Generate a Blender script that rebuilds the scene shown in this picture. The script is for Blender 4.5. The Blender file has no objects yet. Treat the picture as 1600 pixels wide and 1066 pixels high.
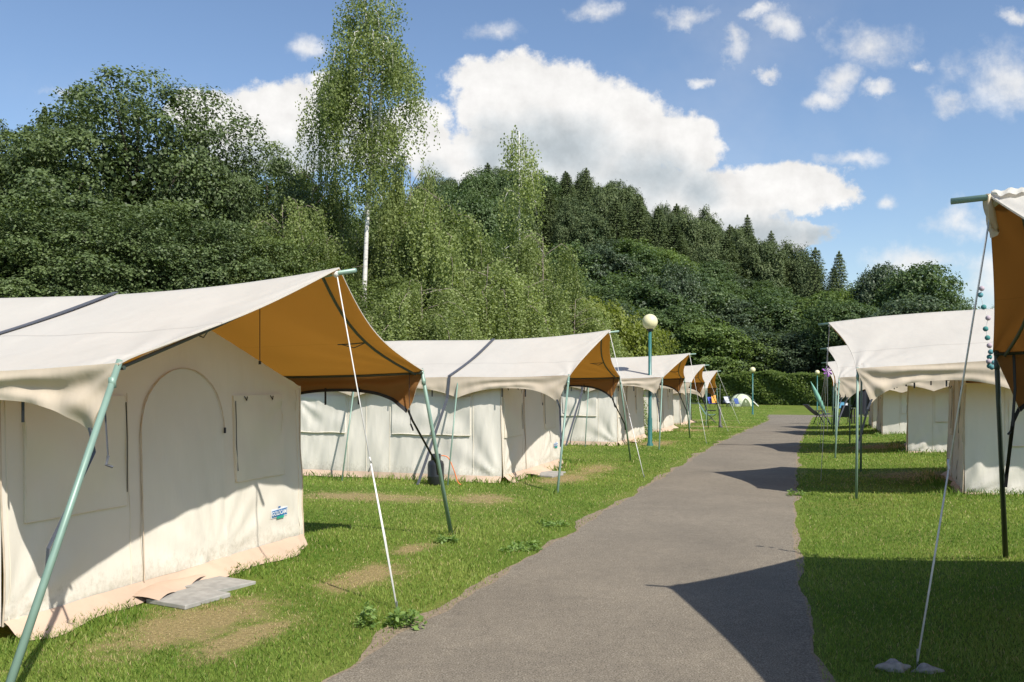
import bpy, math, random
import numpy as np
from mathutils import Vector
S = bpy.context.scene
COL = S.collection
R = math.radians
# ------------------------------------------------------------------ camera, sky, sun, exposure
CH = 1.7
cam = bpy.data.objects.new('camera', bpy.data.cameras.new('camera')); COL.objects.link(cam)
cam.location = (0, 0, CH); cam.rotation_euler = (R(90), 0, 0)
cam.data.lens = 31.5; cam.data.sensor_width = 36; cam.data.shift_y = 61/1600
cam.data.clip_start = 0.1; cam.data.clip_end = 4000
S.camera = cam
SUN = Vector((0.555, -0.721, 1.0)).normalized()
sd = bpy.data.lights.new('sun', 'SUN'); sd.energy = 4.75; sd.angle = R(0.55); sd.color = (1.0, 0.95, 0.87)
so = bpy.data.objects.new('sun', sd); COL.objects.link(so)
so.rotation_euler = SUN.to_track_quat('Z', 'Y').to_euler()
S.view_settings.view_transform = 'Standard'; S.view_settings.look = 'None'
S.view_settings.exposure = 0.42; S.view_settings.gamma = 1
W = bpy.data.worlds.new('World'); S.world = W; W.use_nodes = True

def build_world():
    nt = W.node_tree; N = nt.nodes; L = nt.links; N.clear()
    out = N.new('ShaderNodeOutputWorld'); bg = N.new('ShaderNodeBackground')
    sky = N.new('ShaderNodeTexSky'); sky.sky_type = 'NISHITA'; sky.sun_disc = False
    sky.sun_elevation = math.asin(SUN.z); sky.sun_rotation = math.atan2(SUN.x, SUN.y)
    sky.air_density = 1.0; sky.dust_density = 0.6; sky.ozone_density = 2.2
    tc = N.new('ShaderNodeTexCoord'); sp = N.new('ShaderNodeSeparateXYZ'); L.new(tc.outputs['Generated'], sp.inputs[0])
    def m(op, a, b=None, c=None, clamp=False):
        n = N.new('ShaderNodeMath'); n.operation = op; n.use_clamp = clamp
        for i, v in enumerate((a, b, c)):
            if v is None: continue
            if isinstance(v, (int, float)): n.inputs[i].default_value = v
            else: L.new(v, n.inputs[i])
        return n.outputs[0]
    ysafe = m('MAXIMUM', sp.outputs[1], 0.05)
    u = m('DIVIDE', sp.outputs[0], ysafe); w = m('DIVIDE', sp.outputs[2], ysafe)
    cb = N.new('ShaderNodeCombineXYZ'); L.new(u, cb.inputs[0]); L.new(w, cb.inputs[1])
    def noise(scale, detail, rough, vec, off=(0, 0, 0)):
        mp = N.new('ShaderNodeVectorMath'); mp.operation = 'ADD'; L.new(vec, mp.inputs[0]); mp.inputs[1].default_value = off
        n = N.new('ShaderNodeTexNoise'); n.inputs['Scale'].default_value = scale; n.inputs['Detail'].default_value = detail
        n.inputs['Roughness'].default_value = rough; L.new(mp.outputs[0], n.inputs['Vector']); return n
    # warp the cloud outlines
    nz = noise(7, 8, 0.62, cb.outputs[0]); 
    sc = N.new('ShaderNodeVectorMath'); sc.operation = 'MULTIPLY_ADD'
    L.new(nz.outputs['Color'], sc.inputs[0]); sc.inputs[1].default_value = (0.13, 0.10, 0); sc.inputs[2].default_value = (-0.065, -0.05, 0)
    wp = N.new('ShaderNodeVectorMath'); wp.operation = 'ADD'; L.new(cb.outputs[0], wp.inputs[0]); L.new(sc.outputs[0], wp.inputs[1])
    big = [(850,158,140,78),(765,165,80,66),(990,205,130,72),(1065,225,75,60),(880,240,200,75),(1180,290,140,52),(1265,300,72,42),
           (1110,345,150,50),(1245,368,62,28),(665,235,50,58),(745,255,90,60),(940,300,170,60),
           (400,185,118,58),(470,170,75,60),(320,165,65,38),(520,150,60,45),(565,215,80,60),(440,235,120,55),(640,200,60,40)]
    small = [(1150,52,30,32),(1220,38,36,26),(1080,12,62,20),(925,6,42,20),(768,48,46,26),(1365,75,82,42),(1300,130,46,26),(1280,158,34,16),
             (1570,125,85,52),(1500,168,48,22),(1320,252,48,18),(1370,322,24,17),(1505,358,52,30),(1440,415,115,26),
             (1560,430,85,34),(488,75,34,22),(1582,22,24,14),(1190,18,30,12),(1105,112,24,12),(1375,158,30,12),(1190,108,20,11),(100,138,40,14),(1440,118,26,12)]
    def field(vec, lst, shift):
        cur = None
        for (x, y, a, b) in lst:
            n = N.new('ShaderNodeVectorMath'); n.operation = 'MULTIPLY_ADD'; L.new(vec, n.inputs[0])
            iu, iw = 1400/a, 1400/b
            n.inputs[1].default_value = (iu, iw, 0)
            n.inputs[2].default_value = (-((x-800)/1400+shift[0])*iu, -((594-y)/1400+shift[1])*iw, 0)
            l = N.new('ShaderNodeVectorMath'); l.operation = 'LENGTH'; L.new(n.outputs[0], l.inputs[0])
            cur = l.outputs['Value'] if cur is None else m('SMOOTH_MIN', cur, l.outputs['Value'], 0.12)
        return cur
    n2 = noise(16, 7, 0.62, cb.outputs[0], (3.1, 1.7, 0)).outputs['Fac']
    n3 = noise(5, 3, 0.5, cb.outputs[0], (7.1, 2.7, 0)).outputs['Fac']
    f1 = field(wp.outputs[0], big, (0, 0)); f2 = field(wp.outputs[0], small, (0, 0))
    d1 = m('ADD', m('SUBTRACT', 1.0, f1), m('MULTIPLY', m('SUBTRACT', n2, 0.5), 1.25))
    d2 = m('ADD', m('SUBTRACT', 0.86, f2), m('MULTIPLY', m('SUBTRACT', n2, 0.5), 2.6))
    def ss(v, lo, hi):
        n = N.new('ShaderNodeMapRange'); n.interpolation_type = 'SMOOTHSTEP'
        n.inputs['From Min'].default_value = lo; n.inputs['From Max'].default_value = hi; L.new(v, n.inputs['Value']); return n.outputs[0]
    a1 = ss(d1, -0.04, 0.26); a2 = m('MULTIPLY', ss(d2, -0.35, 1.05), 0.82)
    alpha = m('MAXIMUM', a1, a2)
    # thin high veil
    veil = m('MULTIPLY', ss(noise(2.2, 6, 0.6, cb.outputs[0], (1.3, 9.2, 0)).outputs['Fac'], 0.48, 0.85), 0.22)
    alpha = m('MAXIMUM', alpha, veil)
    alpha = m('MULTIPLY', alpha, ss(sp.outputs[1], 0.03, 0.2))
    # thickness seen toward the light: where more cloud lies above, it is greyer
    above = field(wp.outputs[0], big, (0.012, -0.052))
    grey = ss(m('ADD', m('SUBTRACT', 1.0, above), m('MULTIPLY', m('SUBTRACT', n3, 0.5), 0.7)), 0.0, 1.0)
    relief = noise(16, 7, 0.62, cb.outputs[0], (3.1-0.012, 1.7-0.014, 0)).outputs['Fac']
    rel = m('MULTIPLY', m('SUBTRACT', n2, relief), 1.1)
    bright = m('ADD', m('SUBTRACT', 7.0, m('MULTIPLY', grey, 2.3)), m('MULTIPLY', rel, 3.2))
    mixc = N.new('ShaderNodeMix'); mixc.data_type = 'RGBA'
    L.new(grey, mixc.inputs['Factor']); mixc.inputs['A'].default_value = (1.0, 0.985, 0.965, 1); mixc.inputs['B'].default_value = (0.85, 0.94, 1.0, 1)
    cc = N.new('ShaderNodeVectorMath'); cc.operation = 'SCALE'; L.new(mixc.outputs['Result'], cc.inputs[0]); L.new(bright, cc.inputs['Scale'])
    tint = N.new('ShaderNodeVectorMath'); tint.operation = 'MULTIPLY'; L.new(sky.outputs[0], tint.inputs[0]); tint.inputs[1].default_value = (1.10, 1.11, 1.14)
    mx = N.new('ShaderNodeMix'); mx.data_type = 'RGBA'
    L.new(alpha, mx.inputs['Factor']); L.new(tint.outputs[0], mx.inputs['A']); L.new(cc.outputs[0], mx.inputs['B'])
    L.new(mx.outputs['Result'], bg.inputs['Color']); bg.inputs['Strength'].default_value = 0.1
    L.new(bg.outputs[0], out.inputs[0])
build_world()

# ------------------------------------------------------------------ frames of reference
TH = R(19.1)
U = np.array([math.sin(TH), math.cos(TH)]); V = np.array([math.cos(TH), -math.sin(TH)])
def AB(a, b): p = a*U + b*V; return float(p[0]), float(p[1])
KN = np.array([-400, 24, 34, 43, 65, 80, 3000.]); KZ = np.array([0, 0, -.17, -.33, -.75, -.85, -.85])
def gab(a, b): return np.interp(a, KN, KZ)+.055*np.clip(np.asarray(b)-.3, 0, 7)*np.interp(a, [45, 58], [1, 0])
def gz(x, y):
    x, y = np.asarray(x), np.asarray(y); return gab(x*U[0]+y*U[1], x*V[0]+y*V[1])
def at(px, Y, py=None):
    x = (px-800)/1400*Y
    return (x, Y, float(gz(x, Y)) if py is None else CH+(594-py)/1400*Y)

# ------------------------------------------------------------------ materials
def mat(name): 
    m = bpy.data.materials.new(name); m.use_nodes = True; return m, m.node_tree.nodes, m.node_tree.links, m.node_tree.nodes['Principled BSDF']
def nnode(N, L, scale, detail=4, rough=.55, coord='Object', sc=None):
    tc = N.new('ShaderNodeTexCoord'); n = N.new('ShaderNodeTexNoise')
    n.inputs['Scale'].default_value = scale; n.inputs['Detail'].default_value = detail; n.inputs['Roughness'].default_value = rough
    if sc:
        mp = N.new('ShaderNodeMapping'); mp.inputs['Scale'].default_value = sc; L.new(tc.outputs[coord], mp.inputs[0]); L.new(mp.outputs[0], n.inputs['Vector'])
    else: L.new(tc.outputs[coord], n.inputs['Vector'])
    return n
def ramp(N, L, fac, stops):
    r = N.new('ShaderNodeValToRGB'); e = r.color_ramp.elements
    while len(e) < len(stops): e.new(0.5)
    for el, (p, c) in zip(e, stops): el.position = p; el.color = (*c, 1)
    L.new(fac, r.inputs[0]); return r.outputs[0]
def bump(N, L, b, h, strength, dist):
    bn = N.new('ShaderNodeBump'); bn.inputs['Strength'].default_value = strength; bn.inputs['Distance'].default_value = dist
    L.new(h, bn.inputs['Height']); L.new(bn.outputs[0], b.inputs['Normal']); return bn
def simple(name, col, rough=.6, metal=0, var=.12, scale=14, bmp=0.0):
    m, N, L, b = mat(name)
    n = nnode(N, L, scale)
    c = np.array(col)
    L.new(ramp(N, L, n.outputs['Fac'], [(.3, tuple(c*(1-var))), (.7, tuple(np.minimum(c*(1+var), 1)))]), b.inputs['Base Color'])
    b.inputs['Roughness'].default_value = rough; b.inputs['Metallic'].default_value = metal
    if bmp: bump(N, L, b, n.outputs['Fac'], .5, bmp)
    return m
def canvas(name, col, trans, tcol, weave=0.0006, seam=None, stain=.05, splash=False):
    m, N, L, b = mat(name)
    n1 = nnode(N, L, 1.3, 5); c = np.array(col)
    colr = ramp(N, L, n1.outputs['Fac'], [(.3, tuple(c*(1-stain))), (.65, tuple(np.minimum(c*(1+stain*.5), .95)))])
    if seam:
        tc = N.new('ShaderNodeTexCoord'); sp = N.new('ShaderNodeSeparateXYZ'); L.new(tc.outputs['Object'], sp.inputs[0])
        a = N.new('ShaderNodeMath'); a.operation = 'ABSOLUTE'; L.new(sp.outputs[0], a.inputs[0])
        cp = N.new('ShaderNodeMath'); cp.operation = 'COMPARE'; L.new(a.outputs[0], cp.inputs[0]); cp.inputs[1].default_value = seam; cp.inputs[2].default_value = .006
        mx = N.new('ShaderNodeMix'); mx.data_type = 'RGBA'; L.new(cp.outputs[0], mx.inputs['Factor']); L.new(colr, mx.inputs['A'])
        mx.inputs['B'].default_value = (*tuple(c*.62), 1); colr = mx.outputs['Result']
    if splash:
        tc = N.new('ShaderNodeTexCoord'); sp = N.new('ShaderNodeSeparateXYZ'); L.new(tc.outputs['Object'], sp.inputs[0])
        ns = nnode(N, L, 26, 5, .75, sc=(1, 1, .7)); ad = N.new('ShaderNodeMath'); ad.operation = 'MULTIPLY_ADD'; L.new(ns.outputs['Fac'], ad.inputs[0]); ad.inputs[1].default_value = -.75; L.new(sp.outputs[2], ad.inputs[2])
        mr = N.new('ShaderNodeMapRange'); mr.inputs['From Min'].default_value = -.12; mr.inputs['From Max'].default_value = -.34; mr.inputs['To Max'].default_value = .5; L.new(ad.outputs[0], mr.inputs['Value'])
        mx = N.new('ShaderNodeMix'); mx.data_type = 'RGBA'; L.new(mr.outputs[0], mx.inputs['Factor']); L.new(colr, mx.inputs['A']); mx.inputs['B'].default_value = (.36, .33, .24, 1); colr = mx.outputs['Result']
    L.new(colr, b.inputs['Base Color']); b.inputs['Roughness'].default_value = .85; b.inputs['Specular IOR Level'].default_value = .2
    n2 = nnode(N, L, 900, 2); n3 = nnode(N, L, 3.5, 4, .5, sc=(1.6, 1.6, .5))
    bn = bump(N, L, b, n2.outputs['Fac'], .3, weave)
    b2 = N.new('ShaderNodeBump'); b2.inputs['Strength'].default_value = .5; b2.inputs['Distance'].default_value = .022
    L.new(n3.outputs['Fac'], b2.inputs['Height']); L.new(b2.outputs[0], bn.inputs['Normal'])
    if trans:
        t = N.new('ShaderNodeBsdfTranslucent'); t.inputs[0].default_value = (*tcol, 1)
        mx = N.new('ShaderNodeMixShader'); mx.inputs[0].default_value = trans
        L.new(b.outputs[0], mx.inputs[1]); L.new(t.outputs[0], mx.inputs[2]); L.new(mx.outputs[0], N['Material Output'].inputs[0])
    return m
M = {}
M['roof'] = canvas('canvas_roof', (.70, .68, .615), .37, (.95, .9, .8), seam=1.18)
M['lining'] = canvas('canvas_roof_lining', (.34, .16, .04), .56, (.72, .36, .055), seam=1.18)
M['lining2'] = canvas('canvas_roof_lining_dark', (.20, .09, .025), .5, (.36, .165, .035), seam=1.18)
M['valance'] = canvas('canvas_valance', (.70, .60, .465), .25, (.9, .75, .5))
M['vlining'] = canvas('canvas_valance_lining', (.28, .15, .055), .45, (.62, .32, .11))
M['wall'] = canvas('canvas_wall', (.73, .685, .59), .12, (.9, .82, .7), splash=True)
M['wallside'] = canvas('canvas_side_wall', (.775, .735, .65), .09, (.85, .85, .8), splash=True)
M['flap'] = canvas('canvas_flap', (.72, .66, .54), .05, (.9, .8, .65))
M['piping'] = simple('piping', (.52, .42, .31), .8)
M['skirt'] = canvas('groundsheet', (.50, .375, .28), 0, (1, 1, 1), stain=.14)
M['pole'] = simple('pole_paint_green', (.20, .30, .24), .42, .1, .1, 6)
M['frame'] = simple('frame_dark_green', (.045, .06, .045), .45)
M['strap'] = simple('grey_webbing', (.075, .08, .095), .7)
M['black'] = simple('black_webbing', (.014, .014, .016), .6)
M['rope'] = simple('white_rope', (.66, .65, .62), .8)
M['lamp_post'] = simple('lamp_post_green', (.03, .135, .125), .35)
M['steel'] = simple('zinc_steel', (.35, .36, .36), .4, .7)

def leafmat(name, dark, light, trans=.3, tcol=None, spec=.3):
    m, N, L, b = mat(name)
    at_ = N.new('ShaderNodeAttribute'); at_.attribute_name = 'tint'
    oi = N.new('ShaderNodeObjectInfo')
    ad = N.new('ShaderNodeMath'); ad.operation = 'MULTIPLY_ADD'; L.new(oi.outputs['Random'], ad.inputs[0]); ad.inputs[1].default_value = .3; 
    sb = N.new('ShaderNodeMath'); sb.operation = 'SUBTRACT'; L.new(at_.outputs['Fac'], sb.inputs[0]); sb.inputs[1].default_value = .15
    L.new(sb.outputs[0], ad.inputs[2])
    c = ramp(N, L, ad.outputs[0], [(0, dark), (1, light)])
    L.new(c, b.inputs['Base Color']); b.inputs['Roughness'].default_value = .5; b.inputs['Specular IOR Level'].default_value = spec
    t = N.new('ShaderNodeBsdfTranslucent')
    vm = N.new('ShaderNodeVectorMath'); vm.operation = 'MULTIPLY'; L.new(c, vm.inputs[0]); vm.inputs[1].default_value = (1.5, 1.6, .6)
    L.new(vm.outputs[0], t.inputs[0])
    mx = N.new('ShaderNodeMixShader'); mx.inputs[0].default_value = trans
    L.new(b.outputs[0], mx.inputs[1]); L.new(t.outputs[0], mx.inputs[2]); L.new(mx.outputs[0], N['Material Output'].inputs[0])
    return m
M['alder'] = leafmat('leaf_alder', (.0420, .0672, .0235), (.1386, .1848, .0672), .2)
M['alder2'] = leafmat('leaf_mixed_green', (.0504, .0798, .0210), (.1512, .1974, .0588), .3)
M['hillleaf'] = leafmat('leaf_hillside', (.0462, .0798, .0294), (.1260, .1806, .0630), .25)
M['hillleaf2'] = leafmat('leaf_hillside_grey', (.0420, .0672, .0378), (.1008, .1386, .0672), .2)
M['hillleaf3'] = leafmat('leaf_hillside_bright', (.0588, .1008, .0252), (.1596, .2184, .0588), .28)
M['conifer'] = leafmat('needle_spruce', (.045, .072, .032), (.15, .185, .075), .12, spec=.15)
M['birch'] = leafmat('leaf_birch', (.088, .122, .034), (.30, .355, .13), .34)
M['yellow'] = leafmat('leaf_yellow_green', (.1008, .1302, .0210), (.2268, .2604, .0504), .38)
M['hedge'] = leafmat('leaf_hedge', (.0504, .0882, .0126), (.1680, .2184, .0420), .32)
M['grass'] = None
M['bark'] = simple('bark_grey', (.08, .065, .05), .9, 0, .4, 8, .02)
M['twig'] = simple('twig_bark', (.21, .175, .14), .9, 0, .3, 8)
def birchbark():
    m, N, L, b = mat('bark_birch')
    n = nnode(N, L, 5, 5, .6, sc=(1, 1, 3.5))
    L.new(ramp(N, L, n.outputs['Fac'], [(.30, (.03, .028, .025)), (.42, (.62, .59, .55)), (.8, (.78, .75, .7))]), b.inputs['Base Color'])
    b.inputs['Roughness'].default_value = .7; bump(N, L, b, n.outputs['Fac'], .4, .01); return m
M['birchbark'] = birchbark()

# ------------------------------------------------------------------ object helpers
def tag(o, label=None, cat=None, group=None, kind=None):
    if label: o['label'] = label
    if cat: o['category'] = cat
    if group: o['group'] = group
    if kind: o['kind'] = kind
    return o
def link(name, me, mats, parent=None, smooth=False):
    o = bpy.data.objects.new(name, me); COL.objects.link(o)
    for m in (mats if isinstance(mats, (list, tuple)) else [mats]):
        if len(me.materials) < (len(mats) if isinstance(mats, (list, tuple)) else 1): me.materials.append(m)
    if parent: o.parent = parent
    if smooth: me.polygons.foreach_set('use_smooth', [True]*len(me.polygons))
    return o
def empty(name, loc, rz=0):
    o = bpy.data.objects.new(name, None); COL.objects.link(o); o.location = loc; o.rotation_euler = (0, 0, rz); o.empty_display_size = .2
    return o
def copy_tree(o, parent=None):
    c = o.copy(); COL.objects.link(c); c.parent = parent
    for ch in o.children: copy_tree(ch, c)
    return c
class MB:
    def __init__(s): s.v = []; s.f = []; s.mi = []
    def add(s, vs, fs, mi=0):
        k = len(s.v); s.v += [tuple(map(float, p)) for p in vs]; s.f += [tuple(i+k for i in f) for f in fs]; s.mi += [mi]*len(fs)
    def box(s, c, d, rz=0, mi=0, bev=0):
        x, y, z = [q/2 for q in d]; co, si = math.cos(rz), math.sin(rz); vs = []
        for k in (-1, 1):
            for (i, j) in ((-1, -1), (1, -1), (1, 1), (-1, 1)):
                vs.append((c[0]+i*x*co-j*y*si, c[1]+i*x*si+j*y*co, c[2]+k*z))
        s.add(vs, [(3, 2, 1, 0), (4, 5, 6, 7), (0, 1, 5, 4), (1, 2, 6, 5), (2, 3, 7, 6), (3, 0, 4, 7)], mi)
    def tube(s, pts, r, n=8, mi=0, flat=None):
        pts = [Vector(p) for p in pts]; rs = r if isinstance(r, (list, tuple)) else [r]*len(pts)
        up = Vector((0, 0, 1)); vs = []; fs = []
        for i, p in enumerate(pts):
            t = (pts[min(i+1, len(pts)-1)]-pts[max(i-1, 0)]).normalized()
            ref = up if abs(t.z) < .95 else Vector((1, 0, 0))
            x = t.cross(ref).normalized(); y = x.cross(t)
            for k in range(n):
                a = 2*math.pi*k/n; vs.append(p+(x*math.cos(a)+y*math.sin(a))*rs[i])
        for i in range(len(pts)-1):
            for k in range(n):
                fs.append((i*n+k, i*n+(k+1) % n, (i+1)*n+(k+1) % n, (i+1)*n+k))
        fs.append(tuple(range(n-1, -1, -1))); fs.append(tuple((len(pts)-1)*n+k for k in range(n)))
        s.add(vs, fs, mi)
    def ribbon(s, pts, w, wd, th=.004, mi=0):        # flat strap, width w along direction wd, thin
        pts = [Vector(p) for p in pts]; wd = Vector(wd).normalized(); vs = []; fs = []
        for i, p in enumerate(pts):
            t = (pts[min(i+1, len(pts)-1)]-pts[max(i-1, 0)]).normalized(); nrm = t.cross(wd).normalized()
            for (a, b) in ((-1, -1), (1, -1), (1, 1), (-1, 1)): vs.append(p+wd*a*w/2+nrm*b*th/2)
        for i in range(len(pts)-1):
            for k in range(4): fs.append((i*4+k, i*4+(k+1) % 4, (i+1)*4+(k+1) % 4, (i+1)*4+k))
        fs += [(3, 2, 1, 0), tuple((len(pts)-1)*4+k for k in range(4))]
        s.add(vs, fs, mi)
    def lathe(s, prof, n=20, c=(0, 0, 0), mi=0):
        vs = []; fs = []
        for (r, z) in prof:
            for k in range(n):
                a = 2*math.pi*k/n; vs.append((c[0]+r*math.cos(a), c[1]+r*math.sin(a), c[2]+z))
        for i in range(len(prof)-1):
            for k in range(n): fs.append((i*n+k, i*n+(k+1) % n, (i+1)*n+(k+1) % n, (i+1)*n+k))
        s.add(vs, fs, mi)
    def grid(s, P, mi=0, flip=False):                # P (n,m,3)
        n, m = P.shape[:2]; fs = []
        for i in range(n-1):
            for j in range(m-1):
                q = (i*m+j, i*m+j+1, (i+1)*m+j+1, (i+1)*m+j); fs.append(q[::-1] if flip else q)
        s.add(P.reshape(-1, 3), fs, mi)
    def build(s, name, mats, parent=None, smooth=False):
        me = bpy.data.meshes.new(name); me.from_pydata(s.v, [], s.f)
        o = link(name, me, mats, parent)
        me.polygons.foreach_set('material_index', s.mi)
        if smooth: me.polygons.foreach_set('use_smooth', [True]*len(me.polygons))
        me.update(); return o
def polymesh(name, P, k, tint=None):                 # P (N,k,3) separate k-gons
    N_ = len(P); me = bpy.data.meshes.new(name)
    me.vertices.add(N_*k); me.vertices.foreach_set('co', P.astype(np.float32).ravel())
    me.loops.add(N_*k); me.loops.foreach_set('vertex_index', np.arange(N_*k, dtype=np.int32))
    me.polygons.add(N_); me.polygons.foreach_set('loop_start', np.arange(0, N_*k, k, dtype=np.int32))
    me.polygons.foreach_set('loop_total', np.full(N_, k, dtype=np.int32))
    if tint is not None:
        a = me.attributes.new('tint', 'FLOAT', 'POINT')
        t = tint if tint.ndim == 2 else np.repeat(tint[:, None], k, 1)
        a.data.foreach_set('value', t.astype(np.float32).ravel())
    me.update(calc_edges=True); return me

# ------------------------------------------------------------------ ground and path
DRY = [(5.2, -4.15, .85, .45), (6.9, -3.75, .7, .28), (8.2, -3.9, .35, .2), (5.0, -3.6, .6, .2), (14.9, -4.25, 1.0, .5), (16.6, -4.1, 1.1, .4), (11.6, -6.3, .5, 1.3), (12.0, -4.6, .6, .5),
       (24.2, -4.2, 1.4, .5), (33.4, -4.5, 1.3, .6), (48, -7, 1, 3), (16.8, 1.5, .9, .8), (6.8, 2.6, 1.3, .8), (24, 1.4, 1, .7), (38, -5, .8, 3)]
for k in range(14):
    DRY.append((random.Random(k).uniform(5, 60), -2.78, .9, .09)); DRY.append((random.Random(k+50).uniform(5, 60), .05-.4*min(1, 1), .8, .07))
def pathL(a): return -2.63+.022*np.sin(a*2.1)+.018*np.sin(a*5.3+1)+.012*np.sin(a*13.7) - np.clip((a-50)/14, 0, 1)*.9
def pathR(a): return np.interp(a, [0, 5.3, 9, 15, 24, 60, 63, 66], [.15, .0, -.26, -.42, -.6, -.6, 1.0, 7.0])+.012*np.sin(a*2.7+2)+.009*np.sin(a*7.1)+.006*np.sin(a*19)
def build_ground():
    m, N, L, b = mat('lawn_soil')
    tc = N.new('ShaderNodeTexCoord')
    mp = N.new('ShaderNodeMapping'); mp.inputs['Rotation'].default_value = (0, 0, TH); L.new(tc.outputs['Object'], mp.inputs[0])
    # mapped coordinates: x = b, y = a
    n1 = N.new('ShaderNodeTexNoise'); n1.inputs['Scale'].default_value = .6; n1.inputs['Detail'].default_value = 6; L.new(mp.outputs[0], n1.inputs['Vector'])
    n2 = N.new('ShaderNodeTexNoise'); n2.inputs['Scale'].default_value = 40; n2.inputs['Detail'].default_value = 5; n2.inputs['Roughness'].default_value = .7; L.new(mp.outputs[0], n2.inputs['Vector'])
    n3 = N.new('ShaderNodeTexNoise'); n3.inputs['Scale'].default_value = 5; n3.inputs['Detail'].default_value = 5; L.new(mp.outputs[0], n3.inputs['Vector'])
    base = ramp(N, L, n1.outputs['Fac'], [(.3, (.11, .17, .028)), (.55, (.15, .2, .04)), (.75, (.2, .22, .06))])
    fine = ramp(N, L, n2.outputs['Fac'], [(.3, (.45, .45, .4)), (.7, (1.25, 1.2, 1.1))])
    mul = N.new('ShaderNodeVectorMath'); mul.operation = 'MULTIPLY'; L.new(base, mul.inputs[0]); L.new(fine, mul.inputs[1])
    cur = None
    for (a, bb, ra, rb) in DRY[:15]:
        v = N.new('ShaderNodeVectorMath'); v.operation = 'MULTIPLY_ADD'; L.new(mp.outputs[0], v.inputs[0])
        v.inputs[1].default_value = (1/rb, 1/ra, 0); v.inputs[2].default_value = (-bb/rb, -a/ra, 0)
        l = N.new('ShaderNodeVectorMath'); l.operation = 'LENGTH'; L.new(v.outputs[0], l.inputs[0])
        if cur is None: cur = l.outputs['Value']
        else:
            q = N.new('ShaderNodeMath'); q.operation = 'MINIMUM'; L.new(cur, q.inputs[0]); L.new(l.outputs['Value'], q.inputs[1]); cur = q.outputs[0]
    q = N.new('ShaderNodeMath'); q.operation = 'MULTIPLY_ADD'; L.new(n3.outputs['Fac'], q.inputs[0]); q.inputs[1].default_value = 1.6; L.new(cur, q.inputs[2])
    q2 = N.new('ShaderNodeMath'); q2.operation = 'MULTIPLY_ADD'; L.new(n2.outputs['Fac'], q2.inputs[0]); q2.inputs[1].default_value = 1.3; L.new(q.outputs[0], q2.inputs[2]); q = q2
    mr = N.new('ShaderNodeMapRange'); mr.inputs['From Min'].default_value = 2.55; mr.inputs['From Max'].default_value = 2.0; L.new(q.outputs[0], mr.inputs['Value'])
    dm = N.new('ShaderNodeVectorMath'); dm.operation = 'MULTIPLY'; L.new(fine, dm.inputs[0]); dm.inputs[1].default_value = (.30, .245, .125)
    mx = N.new('ShaderNodeMix'); mx.data_type = 'RGBA'; L.new(mr.outputs[0], mx.inputs['Factor']); L.new(mul.outputs[0], mx.inputs['A']); L.new(dm.outputs[0], mx.inputs['B'])
    L.new(mx.outputs['Result'], b.inputs['Base Color']); b.inputs['Roughness'].default_value = .95; b.inputs['Specular IOR Level'].default_value = .1
    bump(N, L, b, n2.outputs['Fac'], .8, .02)
    rows = [-400, -50, 24, 34, 43, 45, 49, 54, 58, 65, 80, 200, 3000]; cols = [-3000, -200, 0.3, 7.3, 200, 3000]
    P = np.array([[(*AB(a, bb), float(gab(a, bb))) for bb in cols] for a in rows])
    g = MB(); g.grid(P, flip=True); o = g.build('ground', m); tag(o, kind='structure')
    # path
    m, N, L, b = mat('asphalt')
    n1 = nnode(N, L, .8, 5); n2 = nnode(N, L, 95, 4, .85); n3 = nnode(N, L, 9, 5, .7)
    c = ramp(N, L, n2.outputs['Fac'], [(.36, (.070, .058, .043)), (.5, (.195, .169, .131)), (.6, (.30, .264, .212)), (.7, (.43, .39, .32))])
    c2 = ramp(N, L, n1.outputs['Fac'], [(.3, (.84, .83, .82)), (.7, (1.1, 1.08, 1.05))]); c3 = ramp(N, L, n3.outputs['Fac'], [(.3, (.85, .85, .85)), (.7, (1.08, 1.08, 1.06))])
    mu = N.new('ShaderNodeVectorMath'); mu.operation = 'MULTIPLY'; L.new(c, mu.inputs[0]); L.new(c2, mu.inputs[1])
    mu2 = N.new('ShaderNodeVectorMath'); mu2.operation = 'MULTIPLY'; L.new(mu.outputs[0], mu2.inputs[0]); L.new(c3, mu2.inputs[1])
    L.new(mu2.outputs[0], b.inputs['Base Color']); b.inputs['Roughness'].default_value = .9; b.inputs['Specular IOR Level'].default_value = .25
    bump(N, L, b, n2.outputs['Fac'], .7, .006)
    aa = np.unique(np.concatenate([np.arange(-6, 66, .12), [24, 34, 43, 65, 66]])); P = []
    for a in aa:
        l, r = pathL(a), pathR(a)
        P.append([(*AB(a, l+(r-l)*t), float(np.interp(a, KN, KZ))+.012*min(1, 8*min(t, 1-t)+.35)) for t in (0, .03, .12, .5, .88, .97, 1)])
    g = MB(); g.grid(np.array(P), flip=True); o = g.build('path', m, smooth=True); tag(o, kind='structure')
    # worn earth along both edges of the path
    m2, N, L, b = mat('bare_earth'); n = nnode(N, L, 30, 6, .7)
    L.new(ramp(N, L, n.outputs['Fac'], [(.3, (.13, .095, .06)), (.7, (.32, .25, .17))]), b.inputs['Base Color']); b.inputs['Roughness'].default_value = 1
    bump(N, L, b, n.outputs['Fac'], .8, .015)
    g = MB()
    for side in (0, 1):
        P = []
        for a in aa[aa < 62]:
            e = (pathL(a) if side == 0 else pathR(a)); wv = .07+.06*math.sin(a*1.3+side*2)+.05*math.sin(a*3.7+side)
            wv = max(wv, .015)*(1.0 if side == 0 else .55); sgn = -1 if side == 0 else 1
            z = float(np.interp(a, KN, KZ))
            P.append([(*AB(a, e-sgn*.05), z+.003), (*AB(a, e+sgn*wv), z+.005)])
        g.grid(np.array(P), flip=(side == 1))
    o = g.build('path_verge', m2); tag(o, kind='structure')
build_ground()

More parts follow.
